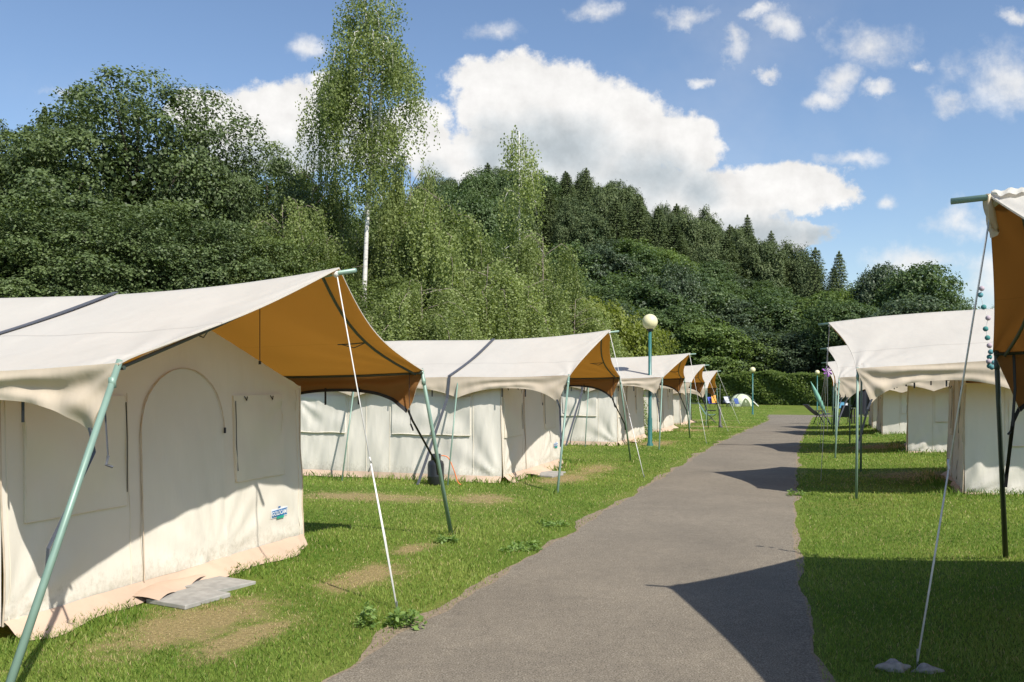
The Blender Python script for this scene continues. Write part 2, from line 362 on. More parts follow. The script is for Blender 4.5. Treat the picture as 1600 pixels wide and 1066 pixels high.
# ------------------------------------------------------------------ tents
def wr(x, z, seed):
    s = seed*1.7
    return (.0045*np.sin(4.1*x+1.7*z+s)+.004*np.sin(9.7*x-2.3*z+2*s)*np.clip(1.2-z*.5, .2, 1)
            + .0035*np.sin(17*x+6*z+3*s)*np.clip(1-z*.7, .1, 1)+.003*np.sin(6*z+1.3*x+s)+.0018*np.sin(33*x+9*z+s))
def fan(x, z, cx, cz, n, amp, r0, ph=0):
    r = np.hypot(x-cx, z-cz); th = np.arctan2(z-cz, x-cx)
    return amp*np.sin(n*th+ph)*np.exp(-r/r0)*np.clip(r/.12, 0, 1)

def text_mesh(body, size):
    cu = bpy.data.curves.new('t', 'FONT'); cu.body = body; cu.size = size; cu.align_x = 'CENTER'; cu.align_y = 'CENTER'; cu.offset = size*.02
    o = bpy.data.objects.new('t', cu); COL.objects.link(o); bpy.context.view_layer.update()
    me = bpy.data.meshes.new_from_object(o); bpy.data.objects.remove(o); return me

def make_tent(name, label, side, a0, bd, seed, P, group, rotz=0.0, detail=True):
    """side -1: left of the path, +1: right. local x across the tent, local y into the tent, y=0 on the line of the two front poles."""
    x, y = AB(a0, bd)
    rz = math.atan2(U[1], U[0]) if side < 0 else math.atan2(-U[1], -U[0])
    t = empty('safari_tent', (x, y, float(gz(x, y))), rz+rotz); tag(t, label, 'tent', group)
    rng = np.random.RandomState(seed)
    HW = P.get('hw', 2.2); Ln = P.get('len', 7.6); tip = P.get('tip', .28); wd = P.get('wd', 1.2)
    zr = lambda d: P['zr']+P['zrt']*np.exp(-np.maximum(d+tip, 0)/P.get('dec', .9)) - .02*np.sin(np.clip(d/Ln, 0, 1)*math.pi*2)**2
    ze = lambda d: P['ze']+P['zet']*np.exp(-np.maximum(d, 0)/P.get('dec', .9))
    ns, nd = (49, 90) if detail else (25, 30)
    tt = np.linspace(-1, 1, ns); k = np.linspace(0, 1, nd)**1.6
    T, K = np.meshgrid(tt, k, indexing='ij'); AT = np.abs(T)
    d0 = -tip*(1-AT)+P.get('cat', .10)*np.sin(math.pi*AT)
    D = d0+(Ln-d0)*K
    ZR, ZE = zr(D), ze(D)
    Z = ZR+(ZE-ZR)*AT-.055*np.sin(math.pi*AT)*(.5+.5*np.exp(-D/3))
    Z += -.012*np.exp(-((AT-0)/.03)**2)*0
    X = HW*T
    sl = np.where(T < 0, -HW, HW)
    def zroof(x, d): 
        q = abs(x)/HW; return float(zr(d))+(float(ze(d))-float(zr(d)))*q-.055*math.sin(math.pi*min(q, 1))*(.5+.5*math.exp(-d/3))
    Z += fan(X, D, sl, 0*D, 15, .016, .75, seed)+fan(X, D, 0*X, 0*D-tip, 19, .008, .5, seed*2)
    Z += .006*np.sin(3.3*X+2.1*D+seed)*np.sin(math.pi*AT)+.004*np.sin(7*D+seed)*AT*(1-AT)*4*np.sin(math.pi*AT)
    # eave pulls up a little between the poles
    edge = np.exp(-((1-AT)/.06)**2)
    Z += edge*(-.012*np.sin(np.clip(D, 0, 9)/1.93*math.pi)**2)
    up = np.stack([X, D, Z], -1); lo = up.copy(); lo[..., 2] -= .012
    g = MB(); g.grid(up, 0, flip=True); g.grid(lo, 1)
    n_, m_ = up.shape[:2]
    rim = [np.stack([up[:, 0], lo[:, 0]], 0), np.stack([up[:, -1], lo[:, -1]], 0)]
    for r_ in rim: g.grid(r_, 0)
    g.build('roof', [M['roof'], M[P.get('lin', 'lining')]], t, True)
    PD = [0, 1.93, 3.86, 5.8, Ln]
    # valances
    for s in (-1, 1):
        nv = 300 if detail else 80
        d = Ln*np.linspace(0, 1, nv)**1.35; v = np.linspace(0, 1, 17 if detail else 7)
        depth = np.zeros(nv)
        for i in range(4):
            msk = (d >= PD[i]) & (d <= PD[i+1]+1e-6); q = (d-PD[i])/(PD[i+1]-PD[i])
            depth[msk] = (.185+P.get('vd', 0)+.165*np.abs(2*q-1)**2.4+(.09*np.exp(-q*6) if i == 0 else 0))[msk]
        Dd, Vv = np.meshgrid(d, v, indexing='ij')
        Zv = ze(Dd)-.0*Vv-depth[:, None]*Vv+ (-.012*np.sin(Dd/1.93*math.pi)**2)*(1-Vv)
        vf = P.get('vf', 1.0); th_ = np.arctan2(Vv*.3, Dd+.02); out = .012*Vv+vf*(.011*np.sin(9*th_+seed)*np.exp(-Dd/.75)*np.clip(Dd/.25, 0, 1)+.008*np.sin(9*Dd+9*Vv+seed)*np.exp(-Dd/.8)*Vv+.010*np.sin(9*Vv-1.6*Dd+seed)*np.exp(-((Dd-1.0)/.9)**2)*np.sin(math.pi*np.clip(Vv, 0, 1))+.005*np.sin(5*Dd-9*Vv+seed)*Vv+.003*np.sin(23*Dd+3*Vv)*Vv)
        Dd2 = Dd+.2*Vv*np.exp(-Dd/.5)
        Xo = s*(HW+out); o1 = np.stack([Xo, Dd2, Zv], -1); o2 = o1.copy(); o2[..., 0] -= s*.010
        g = MB(); g.grid(o1, 0, flip=(s < 0)); g.grid(o2, 1, flip=(s > 0)); g.grid(np.stack([o1[:, -1], o2[:, -1]], 0), 0); g.grid(np.stack([o1[0], o2[0]], 0), 0)
        va = g.build('valance', [M['valance'], M['vlining']], t, True)
        hm = np.stack([o2[:, -3], o2[:, -1]], 1); hm[:, 0] = hm[:, 1]+(hm[:, 0]-hm[:, 1])/np.maximum(np.abs(hm[:, 0, 2]-hm[:, 1, 2]), .01)[:, None]*.032
        a = hm.copy(); a[..., 0] -= s*.004; b_ = hm.copy(); b_[..., 0] -= s*.010
        g = MB(); g.grid(a, 0); g.grid(b_, 0, flip=True); g.grid(np.stack([a[:, -1], b_[:, -1]], 0)); g.build('hem_band', M['black'], va)
    # poles and frame
    spl = P.get('splay', .6)
    for s in (-1, 1):
        fs, fd = P.get('feet', {}).get(s, (spl, -.02))
        z0 = float(ze(0)); g = MB()
        top = Vector((s*(HW-.03), .02, z0+.015)); foot = Vector((s*(HW+fs), fd, 0))
        foot.z = float(KZ[0])*0+P.get('fz', 0); foot += (foot-top).normalized()*.05
        mid = top.lerp(foot, .5); g.tube([top, mid, foot], [.017, .0175, .0195] if not P.get('thick') else [.019, .02, .024], 12)
        g.lathe([(.0, .035), (.022, .03), (.022, -.03), (0, -.035)], 10, tuple(top.lerp(foot, .07)))
        po = g.build('pole', P.get('polemat', M['pole']) if s == P.get('darkside', 9) else M['pole'], t, True)
        for d in (PD[1:] if side < 0 else PD[3:]):
            g = MB(); tp = Vector((s*(HW-.03), d, float(ze(d))-.01)); ft = Vector((s*(HW+P.get('sfoot', .5)), d+.03*s, -.05)); g.tube([tp, ft], .013, 8)
            g.build('pole', M['pole'], t, True)
    g = MB(); dd = np.linspace(-tip-P.get('ext', .15), Ln, 14)
    g.tube([(0, q, float(zr(q))-.032) for q in dd], .019, 10); g.build('ridge_pole', M['pole'], t, True)
    for s in (-1, 1):
        g = MB(); dd = np.linspace(0, Ln, 12); g.tube([(s*(HW-.045), q, float(ze(q))-.028) for q in dd], .013, 8); g.build('eave_bar', M['frame'], t)
        for d in (.02, 1.93, 3.86, 5.8):
            g = MB(); dr = -tip+.1 if d < .5 else d
            pts = []
            for q in np.linspace(0, 1, 12):
                dq = dr+(d-dr)*q+.13*math.sin(math.pi*q)*(d < .5); zz = float(zr(dq))+(float(ze(dq))-float(zr(dq)))*q-.055*math.sin(math.pi*q)-.04
                pts.append((s*(HW-.05)*q, dq+.06, zz))
            g.tube(pts, .013, 8)
            if d < .5:     # wire clip hook half way
                h = Vector(pts[6]); g.tube([h, h+Vector((-s*.05, .1, -.012)), h+Vector((-s*.1, .24, -.02))], .006, 6); g.tube([h+Vector((0, 0, 0)), h+Vector((-s*.06, .09, -.05)), h+Vector((-s*.1, .2, -.02))], .005, 6)
            g.build('rafter', M['frame'], t)
    # webbing
    if P.get('strap', True):
        s = P.get('near', -1)*1
        g = MB(); sd_ = P.get('strapd', 2.0); pts = []
        for q in np.linspace(0, 1, 14):
            zz = zroof(HW*q, sd_+.075*q)+.02
            pts.append((s*HW*q*1.005, sd_+.25*q*.3, zz))
        g.ribbon(pts, .06, (0, 1, 0), .006)
        pts = [(s*(HW+.012), sd_+.075, float(ze(sd_))-.0), (s*(HW+.035), sd_+.1, float(ze(sd_))-.35), (s*(HW+.55), sd_+.4, .0)]
        g.ribbon(pts, .05, (0, 1, 0), .004); g.build('strap', M['strap'], t)
    for s in (-1, 1):
        zt = float(ze(0))-.40-P.get('vd', 0); g = MB()
        fs, fd = P.get('feet', {}).get(s, (spl, -.02)); top = Vector((s*(HW-.03), .02, float(ze(0)))); foot = Vector((s*(HW+fs), fd, 0))
        onp = top.lerp(foot, .62)
        g.ribbon([(s*(HW+.012), .205, zt+.02), (s*(HW+.03), .15, zt-.12), onp+Vector((-s*.03, .03, .12)), onp+Vector((-s*.012, .022, 0))], .03, (0.3, 1, 0), .004)
        g.build('strap', M['strap'] if s == P.get('near', -1) else M['black'], t)
        g = MB(); g.ribbon([(s*(HW-.06), .14, float(ze(0))-.03), (s*(HW-.05), .15, zt+.15), (s*(HW-.055), .13, zt-.16)], .028, (1, .6, 0), .004)
        g.tube([(s*(HW-.055), .13, zt-.15), (s*(HW-.03), .12, zt-.2), (s*(HW-.06), .1, zt-.215)], .009, 6); g.build('buckle_strap', M['strap'] if s == P.get('near', -1) else M['black'], t)
        for d in (.75, 1.15, 2.4, 3.1):
            g = MB(); z_ = float(ze(d)); g.ribbon([(s*(HW-.02), d, z_-.15), (s*(HW-.02), d, z_-.33)], .022, (0, 1, 0), .004)
            g.build('toggle_strap', M['black'], t)
    if P.get('tipflap'):
        g = MB(); n1 = 9; q = np.linspace(0, 1, n1); z0 = float(zr(-tip)); PP = np.zeros((n1, 8, 3))
        for i_ in range(n1):
            for j_ in range(8): PP[i_, j_] = (-.05+.1*j_/7+.012*math.sin(q[i_]*5+j_), -tip-.015+.02*math.sin(j_*1.3+q[i_]*3)+.05*q[i_], z0-.02-.22*q[i_]-.02*math.sin(j_*.9))
        g.grid(PP); g.grid(PP+np.array([0, .004, 0]), flip=True); g.build('tip_flap', M['valance'], t, True)
        g = MB(); PP = np.zeros((10, 14, 3))
        for i_ in range(10):
            for j_ in range(14):
                X_ = -.14+.28*j_/13; D_ = -tip+.012+abs(X_)*.28+.16*i_/9; PP[i_, j_] = (X_, D_, float(zr(D_))-abs(X_)/HW*(float(zr(D_))-float(ze(0)))+.012+.008*math.sin(i_*1.4+j_*.9)+.004*math.sin(j_*2.1))
        g.grid(PP, flip=True); g.build('tip_patch', M['roof'], t, True)
    # walls
    xn, xf = P.get('walls', (-1.95, 1.85)); hw_ = 1.64; ap = P.get('apex', 2.24)
    n = 70 if detail else 24; mz = 40 if detail else 14
    def front(x, z, off=0.0):
        w = wr(x, z, seed)+fan(x, z, xn, .08, 13, .017, .7, seed)+fan(x, z, xf, .08, 15, .016, .6, 2)+fan(x, z, xf*.2, .08, 17, .014, .8, 1)+fan(x, z, xf, 1.6, 15, .014, .6, 1)+.006*np.sin(14*(x+z*.8)+seed)*np.exp(-((x-xf*.7)/.5)**2)*np.exp(-((z-.5)/.5)**2)+.02*np.cos(np.clip(z/hw_, 0, 1)*math.pi)
        return wd-off-w
    xs = np.linspace(xn, xf, n); vv = np.linspace(0, 1, mz); X, Vv = np.meshgrid(xs, vv, indexing='ij')
    mid = (xn+xf)/2; top = np.where(X < 0, hw_+(ap-hw_)*np.clip((X-xn)/(0-xn), 0, 1), hw_+(ap-hw_)*np.clip((xf-X)/xf, 0, 1))
    base = .09; Zz = base+(top-base)*Vv
    g = MB(); g.grid(np.stack([X, front(X, Zz), Zz], -1)); fw = g.build('front_wall', M['wall'], t, True)
    def sidef(s, yy, z, off=0.0):
        xb = xn if s < 0 else xf
        e = np.clip((yy-wd)/.15, 0, 1)
        w = (1.6*wr(yy*1.3, z, seed+s*3)+fan(yy, z, wd, .05, 11, .018, .9, 1)+fan(yy, z, wd+3.9, 1.4, 12, .012, .9, 1)+.008*np.sin(9*yy+seed)*np.clip(1-z, 0, 1))*e
        return xb+s*(w+off)+s*.03*(1-np.clip(z/1.6, 0, 1))*e
    sw = {}
    for s in (-1, 1):
        ys = np.linspace(wd, Ln-.3, 120 if detail else 30); Y_, Vv = np.meshgrid(ys, vv, indexing='ij'); Zs = base+(hw_-base)*Vv
        g = MB(); g.grid(np.stack([sidef(s, Y_, Zs), Y_, Zs], -1), flip=(s < 0)); sw[s] = g.build('side_wall', M['wallside'], t, True)
    g = MB(); xs2 = np.linspace(xn, xf, 12); X2, V2 = np.meshgrid(xs2, np.linspace(0, 1, 6), indexing='ij'); tp2 = np.where(X2 < 0, hw_+(ap-hw_)*(X2-xn)/(0-xn), hw_+(ap-hw_)*(xf-X2)/xf)
    g.grid(np.stack([X2, X2*0+Ln-.3, base+(tp2-base)*V2], -1), flip=True); g.build('back_wall', M['wallside'], t, True)
    # skirt: splayed groundsheet edge
    def skirt(pts_top, nrm, nm='groundsheet_edge', wdt=.22):
        k = len(pts_top); q = np.linspace(0, 1, k); wv = wdt*(.75+.35*np.sin(q*9+seed)+.22*np.sin(q*23+seed))*np.minimum(1, 12*np.minimum(q, 1-q)+.6)
        rows_ = []
        for h in (0, .25, .6, 1):
            p = pts_top+nrm*(wv[:, None]*h); p = p.copy(); p[:, 2] = pts_top[:, 2]*(1-h)**1.2+.012*np.sin(q*60+seed+h*4)*h*(1-h)*4+.012
            rows_.append(p)
        g = MB(); g.grid(np.array(rows_)); g.build(nm, M['skirt'], t, True)
    xs_ = np.linspace(xn, xf, 90); zz_ = np.full(90, base+.02)
    skirt(np.stack([xs_, front(xs_, zz_, .006), zz_], -1), np.array([0, -1., 0]))
    for s in (-1, 1):
        ys_ = np.linspace(wd, Ln-.3, 90); zz_ = np.full(90, base+.01); skirt(np.stack([sidef(s, ys_, zz_, .006), ys_, zz_], -1), np.array([s, 0, 0.]), wdt=.09)
    # door and windows as laid-on panels with piping
    def panel(fn, x0, x1, z0, z1, nm, m_, off=.012, n1=26, arch=False, wk=1.0, sgn=1):
        xs = np.linspace(x0, x1, n1); X, Vv = np.meshgrid(xs, np.linspace(0, 1, n1), indexing='ij')
        if arch:
            r = (x1-x0)/2; cx = (x0+x1)/2; tp = z1-r+np.sqrt(np.maximum(r*r-(X-cx)**2, 0))*1.0
        else: tp = z1+0*X
        Zp = z0+(tp-z0)*Vv; bulge = off+wk*(.004*np.sin(11*Zp+5*X+seed)+.004*np.sin(7*X-9*Zp))*np.sin(math.pi*np.clip(Vv, 0, 1))
        return X, Zp, bulge
    dn = P.get('door', (-.72, .36))
    X, Zp, bu = panel(front, dn[0], dn[1], .12, 1.80, 'door', None, .008, arch=True, wk=.5)
    g = MB(); g.grid(np.stack([X, front(X, Zp, bu), Zp], -1)); door = g.build('door', M['wall'], t, True)
    cx = sum(dn)/2; r = (dn[1]-dn[0])/2; pts = [(dn[0], .12), (dn[0], 1.8-r)]+[(cx-r*math.cos(q), 1.8-r+r*math.sin(q)) for q in np.linspace(.1, math.pi-.1, 18)]+[(dn[1], 1.8-r)]
    g = MB(); g.tube([(px_, float(front(px_, pz, .02)), pz) for px_, pz in pts], .0045, 6); g.build('zip', M['piping'], door)
    g = MB(); g.box((dn[1]-.01, float(front(dn[1], 1.25, .03)), 1.25), (.018, .012, .05)); g.build('zip_pull', M['black'], door)
    for (x0, x1, z0, z1) in P.get('wins', ((-1.78, -.86, .74, 1.58), (.52, 1.52, .77, 1.56))):
        X, Zp, bu = panel(front, x0, x1, z0, z1, 'w', None, .02, wk=2.2)
        g = MB(); F = front(X, Zp, bu); g.grid(np.stack([X, F, Zp], -1))
        for (c_) in ((0, slice(None)), (-1, slice(None)), (slice(None), 0)):
            e1 = np.stack([X[c_], F[c_], Zp[c_]], -1); e2 = np.stack([X[c_], front(X[c_], Zp[c_], 0), Zp[c_]], -1); g.grid(np.stack([e1, e2], 0))
        wf = g.build('window_flap', M['flap'], t, True)
        g = MB()
        for (p0, p1) in (((x0, z1), (x0, z0)), ((x1, z1), (x1, z0)), ((x0, z0), (x1, z0))):
            g.tube([(p0[0]+(p1[0]-p0[0])*q, float(front(p0[0]+(p1[0]-p0[0])*q, p0[1]+(p1[1]-p0[1])*q, .02)), p0[1]+(p1[1]-p0[1])*q) for q in np.linspace(0, 1, 12)], .0035, 5)
        g.build('piping', M['flap'], wf)
        for q in (.2, .75):
            g = MB(); xx = x0+(x1-x0)*q; yy = float(front(xx, z1-.04, .03)); g.tube([(xx-.02, yy, z1-.01), (xx, yy-.012, z1-.05), (xx+.025, yy, z1-.015)], .005, 6); g.build('tie', M['black'], wf)
        if detail:
            g = MB(); g.tube([(x0+.012 if x0 > 0 else x1-.0, float(front(x0, z, .03)), z) for z in np.linspace(z1-.05, z0+.1, 8)], .004, 5); g.build('zip', M['black'], wf)
    # vertical seams of the front wall
    for xx in (xn+.04, dn[0]-.12, xf-.06):
        g = MB(); g.tube([(xx, float(front(xx, z, .003)), z) for z in np.linspace(.1, 1.6, 14)], .004, 5)
        g.build('seam', M['flap'], fw)
    s = P.get('near', -1)
    for (y0, y1) in ((wd+.55, wd+2.0), (wd+2.9, wd+4.0)):
        X, Zp, bu = panel(None, y0, y1, .78, 1.42, 'w', None, .02, wk=1.8)
        g = MB(); F = sidef(s, X, Zp, bu); g.grid(np.stack([F, X, Zp], -1), flip=(s < 0)); 
        for c_ in ((0, slice(None)), (-1, slice(None)), (slice(None), 0)):
            e1 = np.stack([F[c_], X[c_], Zp[c_]], -1); e2 = np.stack([sidef(s, X[c_], Zp[c_]), X[c_], Zp[c_]], -1); g.grid(np.stack([e1, e2], 0))
        wf = g.build('window_flap', M['wallside'], t, True)
        g = MB(); g.tube([(float(sidef(s, q, .775, .022)), q, .775+.006*math.sin(q*9)) for q in np.linspace(y0, y1, 14)], .009, 6); g.build('hem_roll', M['flap'], wf)
    for yy in (wd+.5, wd+2.05, wd+2.5, wd+2.85, wd+4.05):
        g = MB(); g.tube([(float(sidef(s, yy, z, .003)), yy, z) for z in np.linspace(.1, 1.6, 12)], .0045, 5)
        g.build('seam', M['flap'], sw[s])
    # corner piping
    g = MB(); g.tube([(xf+.004, float(front(xf, z, .004)), z) for z in np.linspace(.09, 1.62, 10)], .006, 6); g.build('corner_piping', M['piping'], fw)
    g = MB(); g.tube([(xn-.004, float(front(xn, z, .004)), z) for z in np.linspace(.09, 1.62, 10)], .006, 6); g.build('corner_piping', M['piping'], fw)
    # hanging cord under the ridge
    g = MB(); g.tube([(.3, .72, 2.33), (.3, .72, 1.86)], .004, 6); g.box((.3, .72, 1.85), (.016, .016, .03)); g.build('hanging_cord', M['black'], t)
    # guy rope from the ridge tip
    sx, sy = P['stake']; g = MB(); A = Vector((0, -tip+.02, float(zr(-tip))-.06)); B = Vector((sx, sy, -.01))
    mid = A.lerp(B, .58); off = Vector((.014, .0, 0))
    g.tube([A, mid], .0055, 6); g.tube([mid, B], .005, 6); g.tube([mid+off*.3, mid.lerp(B, .5)+off*1.3, B+off*.5], .005, 6)
    g.tube([mid+Vector((-.02, 0, .05)), mid+Vector((.01, 0, 0)), mid+Vector((-.035, 0, -.06))], .007, 6)
    gr = g.build('guy_rope', M['rope'], t, True)
    g = MB(); g.tube([B+Vector((0, 0, .07)), B+Vector((0, 0, -.1))], .006, 6); g.build('peg', M['steel'], gr)
    g = MB(); g.lathe([(.0, .03), (.03, .015), (.034, -.01), (.0, -.035)], 10, (0, -tip+.03, float(zr(-tip))-.05)); g.build('rope_knot', M['rope'], t, True)
    # maker's patch, lower far corner of the front wall
    if side < 0 and P.get('patch'):
        cx_, cz_ = P['patch']; c1, c2, c3 = (.02, .14, .36), (.75, .77, .78), (.02, .33, .22)
        dx = .16
        def pl(x0, x1, z0, z1, off, mt, nm, par):
            xs = np.linspace(x0, x1, 8); X, Z_ = np.meshgrid(xs, np.linspace(z0, z1, 4), indexing='ij'); g = MB(); g.grid(np.stack([X, front(X, Z_, off), Z_], -1)); return g.build(nm, mt, par)
        pm = M.setdefault('pw', simple('patch_white', c2)); pb = M.setdefault('pb', simple('patch_blue', c1)); pg = M.setdefault('pg', simple('patch_green', c3))
        lg = pl(cx_-.15, cx_+.15, cz_-.045, cz_+.045, .007, pm, 'maker_patch', t)
        pl(cx_-.14, cx_+.14, cz_-.036, cz_+.03, .010, pb, 'blue_field', lg); pl(cx_-.05, cx_+.08, cz_-.062, cz_-.036, .010, pg, 'green_bar', lg)
        pl(cx_-.03, cx_+.02, cz_+.045, cz_+.06, .010, pb, 'blue_peak', lg)
        me = text_mesh('GOLDCAMP', .058)
        n_ = len(me.vertices); co = np.zeros(n_*3); me.vertices.foreach_get('co', co); co = co.reshape(-1, 3); X_ = cx_+co[:, 0]*.93; Zt = cz_-.003+co[:, 1]
        co2 = np.stack([X_, front(X_, Zt, .014), Zt], -1); me.vertices.foreach_set('co', co2.ravel()); me.update()
        link('lettering', me, pm, lg)
    # loosened groundsheet corner in front of the door
    if P.get('mat'):
        g = MB(); n = 16; q = np.linspace(0, 1, n); A0 = np.stack([-.85+1.15*q, wd-.05+0*q, .05+.03*np.sin(q*5)], -1); B0 = np.stack([-.78+.95*q, wd-.34+.24*q, .035+.02*np.sin(q*11)], -1)
        g.grid(np.array([A0+(B0-A0)*h+np.array([0, 0, .02])*math.sin(math.pi*h) for h in np.linspace(0, 1, 8)])); g.build('doorstep_flap', M['skirt'], t, True)
    return t
LP = dict(hw=1.92, tip=.23, zr=2.46, zrt=.14, ze=1.75, zet=.02, stake=(-.3, -.89), near=-1, walls=(-1.78, 1.74), door=(-.6, .45), wins=((-1.68, -.76, .74, 1.58), (.6, 1.36, .77, 1.56)), patch=(1.28, .40), mat=True, feet={-1: (.87, -.05), 1: (.87, -.02)})
GL = 'safari tents along the left of the path'; GR = 'safari tents along the right of the path'
make_tent('t', 'nearest cream safari tent on the left, orange roof lining showing, maker patch on its wall', -1, 6.3, -3.87, 1, dict(LP, thick=True, zet=.05, hw=2.12, feet={-1: (.85, -.03), 1: (.66, -.02)}, walls=(-1.86, 1.70), vf=1.8), GL)
make_tent('t', 'second tent on the left, cream, with a gas bottle by its long side wall', -1, 15.7, -3.8, 2, dict(LP, patch=(1.32, .42)), GL)
make_tent('t', 'third tent on the left, partly behind the nearest green lamp post', -1, 24.55, -3.8, 3, dict(LP, patch=None, zr=2.34, zrt=.11, tip=.42), GL)
make_tent('t', 'fourth tent on the left, a small roof gable behind the third tent', -1, 33.0, -4.25, 4, dict(LP, zr=2.32, zrt=.11, stake=(0, -1.05), patch=None, mat=False), GL, detail=False)
make_tent('t', 'farthest tent on the left, with a long white guy rope down to the lawn', -1, 41.3, -4.7, 5, dict(LP, zr=2.33, zrt=.11, ze=1.62, patch=None, mat=False, stake=(.6, -1.15)), GL, detail=False)
RP = dict(hw=1.87, zr=2.88, zrt=-.26, ze=2.03, zet=-.18, dec=2.1, vd=.05, near=1, walls=(-1.75, 1.28), wins=((-1.55, -.8, .8, 1.6), (.62, 1.12, .8, 1.6)), door=(-.6, .4), wd=1.42, strap=False, apex=2.45, stake=(-.5, -.6), sfoot=.3)
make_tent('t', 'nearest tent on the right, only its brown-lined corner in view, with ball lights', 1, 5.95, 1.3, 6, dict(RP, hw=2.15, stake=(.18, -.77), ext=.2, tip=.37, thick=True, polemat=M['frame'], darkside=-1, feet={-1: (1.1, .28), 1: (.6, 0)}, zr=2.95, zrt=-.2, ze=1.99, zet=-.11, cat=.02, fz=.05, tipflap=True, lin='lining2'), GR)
make_tent('t', 'second tent on the right, long white roof over a wrinkled beige valance', 1, 15.4, .55, 7, dict(RP, feet={1: (-.08, -.0), -1: (.4, 0)}, vf=2.0, tip=.46), GR, rotz=R(-3))
make_tent('t', 'third tent on the right, wall corner with crumpled groundsheet seen under the second tent roof', 1, 23.15, .5, 8, dict(RP, zr=2.74, ze=1.92, tip=.4), GR, rotz=R(-5))
make_tent('t', 'fourth tent on the right, its pointed white roof tip seen beyond the third', 1, 32.1, .4, 9, dict(RP, zr=2.7, ze=1.9), GR, detail=False)
make_tent('t', 'farthest tent on the right, smallest roof tip beside the purple wind spinner', 1, 37.9, .4, 10, dict(RP, zr=2.66, ze=1.88), GR, detail=False)

# ------------------------------------------------------------------ foliage builders
def rot_frames(nrm, rng):
    nrm = nrm/np.maximum(np.linalg.norm(nrm, axis=1, keepdims=True), 1e-6)
    r = rng.normal(size=nrm.shape); x = np.cross(nrm, r); x /= np.maximum(np.linalg.norm(x, axis=1, keepdims=True), 1e-6)
    return x, np.cross(nrm, x), nrm
def leaves(pos, nrm, size, rng, asp=.62, drop=None):
    x, y, n = rot_frames(nrm, rng)
    if drop is not None:
        x = x*(1-drop)+np.array([0, 0, -1.])*drop; x /= np.linalg.norm(x, axis=1, keepdims=True); y = np.cross(n, x); y /= np.maximum(np.linalg.norm(y, axis=1, keepdims=True), 1e-6)
    s = (size*rng.uniform(.65, 1.3, len(pos)))[:, None]
    return np.stack([pos-x*s*.5, pos+y*s*asp*.5-x*s*.05, pos+x*s*.5, pos-y*s*asp*.5-x*s*.05], 1)
def crown_broad(name, seed, H, Rr, nclump, nleaf, leaf, cr=(.45, .9), low=.08, lobes=9, shape=1.0, flat=.66):
    rng = np.random.RandomState(seed)
    lob = rng.normal(size=(lobes, 3)); lob[:, 2] = np.abs(lob[:, 2])*.8; lob /= np.linalg.norm(lob, axis=1, keepdims=True); la = rng.uniform(.05, .3, lobes)
    d = rng.normal(size=(nclump, 3)); d[:, 2] = d[:, 2]*.9+.15; d /= np.linalg.norm(d, axis=1, keepdims=True)
    k = 1+sum(la[i]*np.exp(-(1-d@lob[i])*9) for i in range(lobes))-.12
    rad = np.where(rng.rand(nclump) < .75, rng.uniform(.78, 1.03, nclump), rng.uniform(.4, .78, nclump))*k
    cz = H*(low+1)/2; hz = H*(1-low)/2
    C = d*rad[:, None]; w = (1-np.clip(C[:, 2], -1, 1)**2*.0)
    C = np.stack([C[:, 0]*Rr, C[:, 1]*Rr, cz+C[:, 2]*hz*.93], -1)
    r = rng.uniform(cr[0], cr[1], nclump)
    n = nclump*nleaf; ci = np.repeat(np.arange(nclump), nleaf)
    q = rng.normal(size=(n, 3)); q[:, 2] += .75; q /= np.linalg.norm(q, axis=1, keepdims=True)
    rr = rng.uniform(.5, 1.08, n)**.6
    off = q*(r[ci]*rr)[:, None]; off[:, 2] *= flat
    # ragged clumps
    off *= (1+.35*np.sin(q[:, 0]*5+ci*1.3)*np.sin(q[:, 1]*6+ci*.7))[:, None]
    pos = C[ci]+off; nr = q*.6+d[ci]*.4+np.array([0, 0, .5])+rng.normal(size=(n, 3))*.55
    P = leaves(pos, nr, leaf, rng)
    tint = np.clip(.5+.2*rng.normal(size=nclump)[ci]*.7+.2*rng.normal(size=n), 0, 1)
    # inner fill of larger leaves, tinted dark to paint the shade inside the crown
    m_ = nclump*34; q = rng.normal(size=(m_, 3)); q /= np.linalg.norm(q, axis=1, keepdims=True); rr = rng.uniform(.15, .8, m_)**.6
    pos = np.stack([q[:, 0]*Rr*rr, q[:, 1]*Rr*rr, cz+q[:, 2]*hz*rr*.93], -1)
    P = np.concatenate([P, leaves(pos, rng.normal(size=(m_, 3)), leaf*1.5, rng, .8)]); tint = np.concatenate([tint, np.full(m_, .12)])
    return polymesh(name, P, 4, tint), C
def trunk_mesh(name, H, r, C=None, rng=None, n=6, lean=(0, 0)):
    g = MB(); pts = [(lean[0]*q*H+.05*math.sin(q*7)*H*.1, lean[1]*q*H, -.4+q*(H+.4)) for q in np.linspace(0, 1, 9)]
    g.tube(pts, [r*(1.35 if i == 0 else 1)*(1-.85*i/8) for i in range(9)], 10)
    if C is not None:
        idx = rng.choice(len(C), min(n, len(C)), replace=False)
        for i in idx:
            c = C[i]; z0 = max(.15*H, min(c[2]*.6, .75*H)); s = Vector((lean[0]*z0, lean[1]*z0, z0)); e = Vector(c)*.97
            e.z = c[2]; mid = s.lerp(e, .5)+Vector((0, 0, .06*H)); g.tube([s, mid, e], [r*.35, r*.2, r*.05], 6)
    me = bpy.data.meshes.new(name); me.from_pydata(g.v, [], g.f); me.polygons.foreach_set('use_smooth', [True]*len(me.polygons)); return me
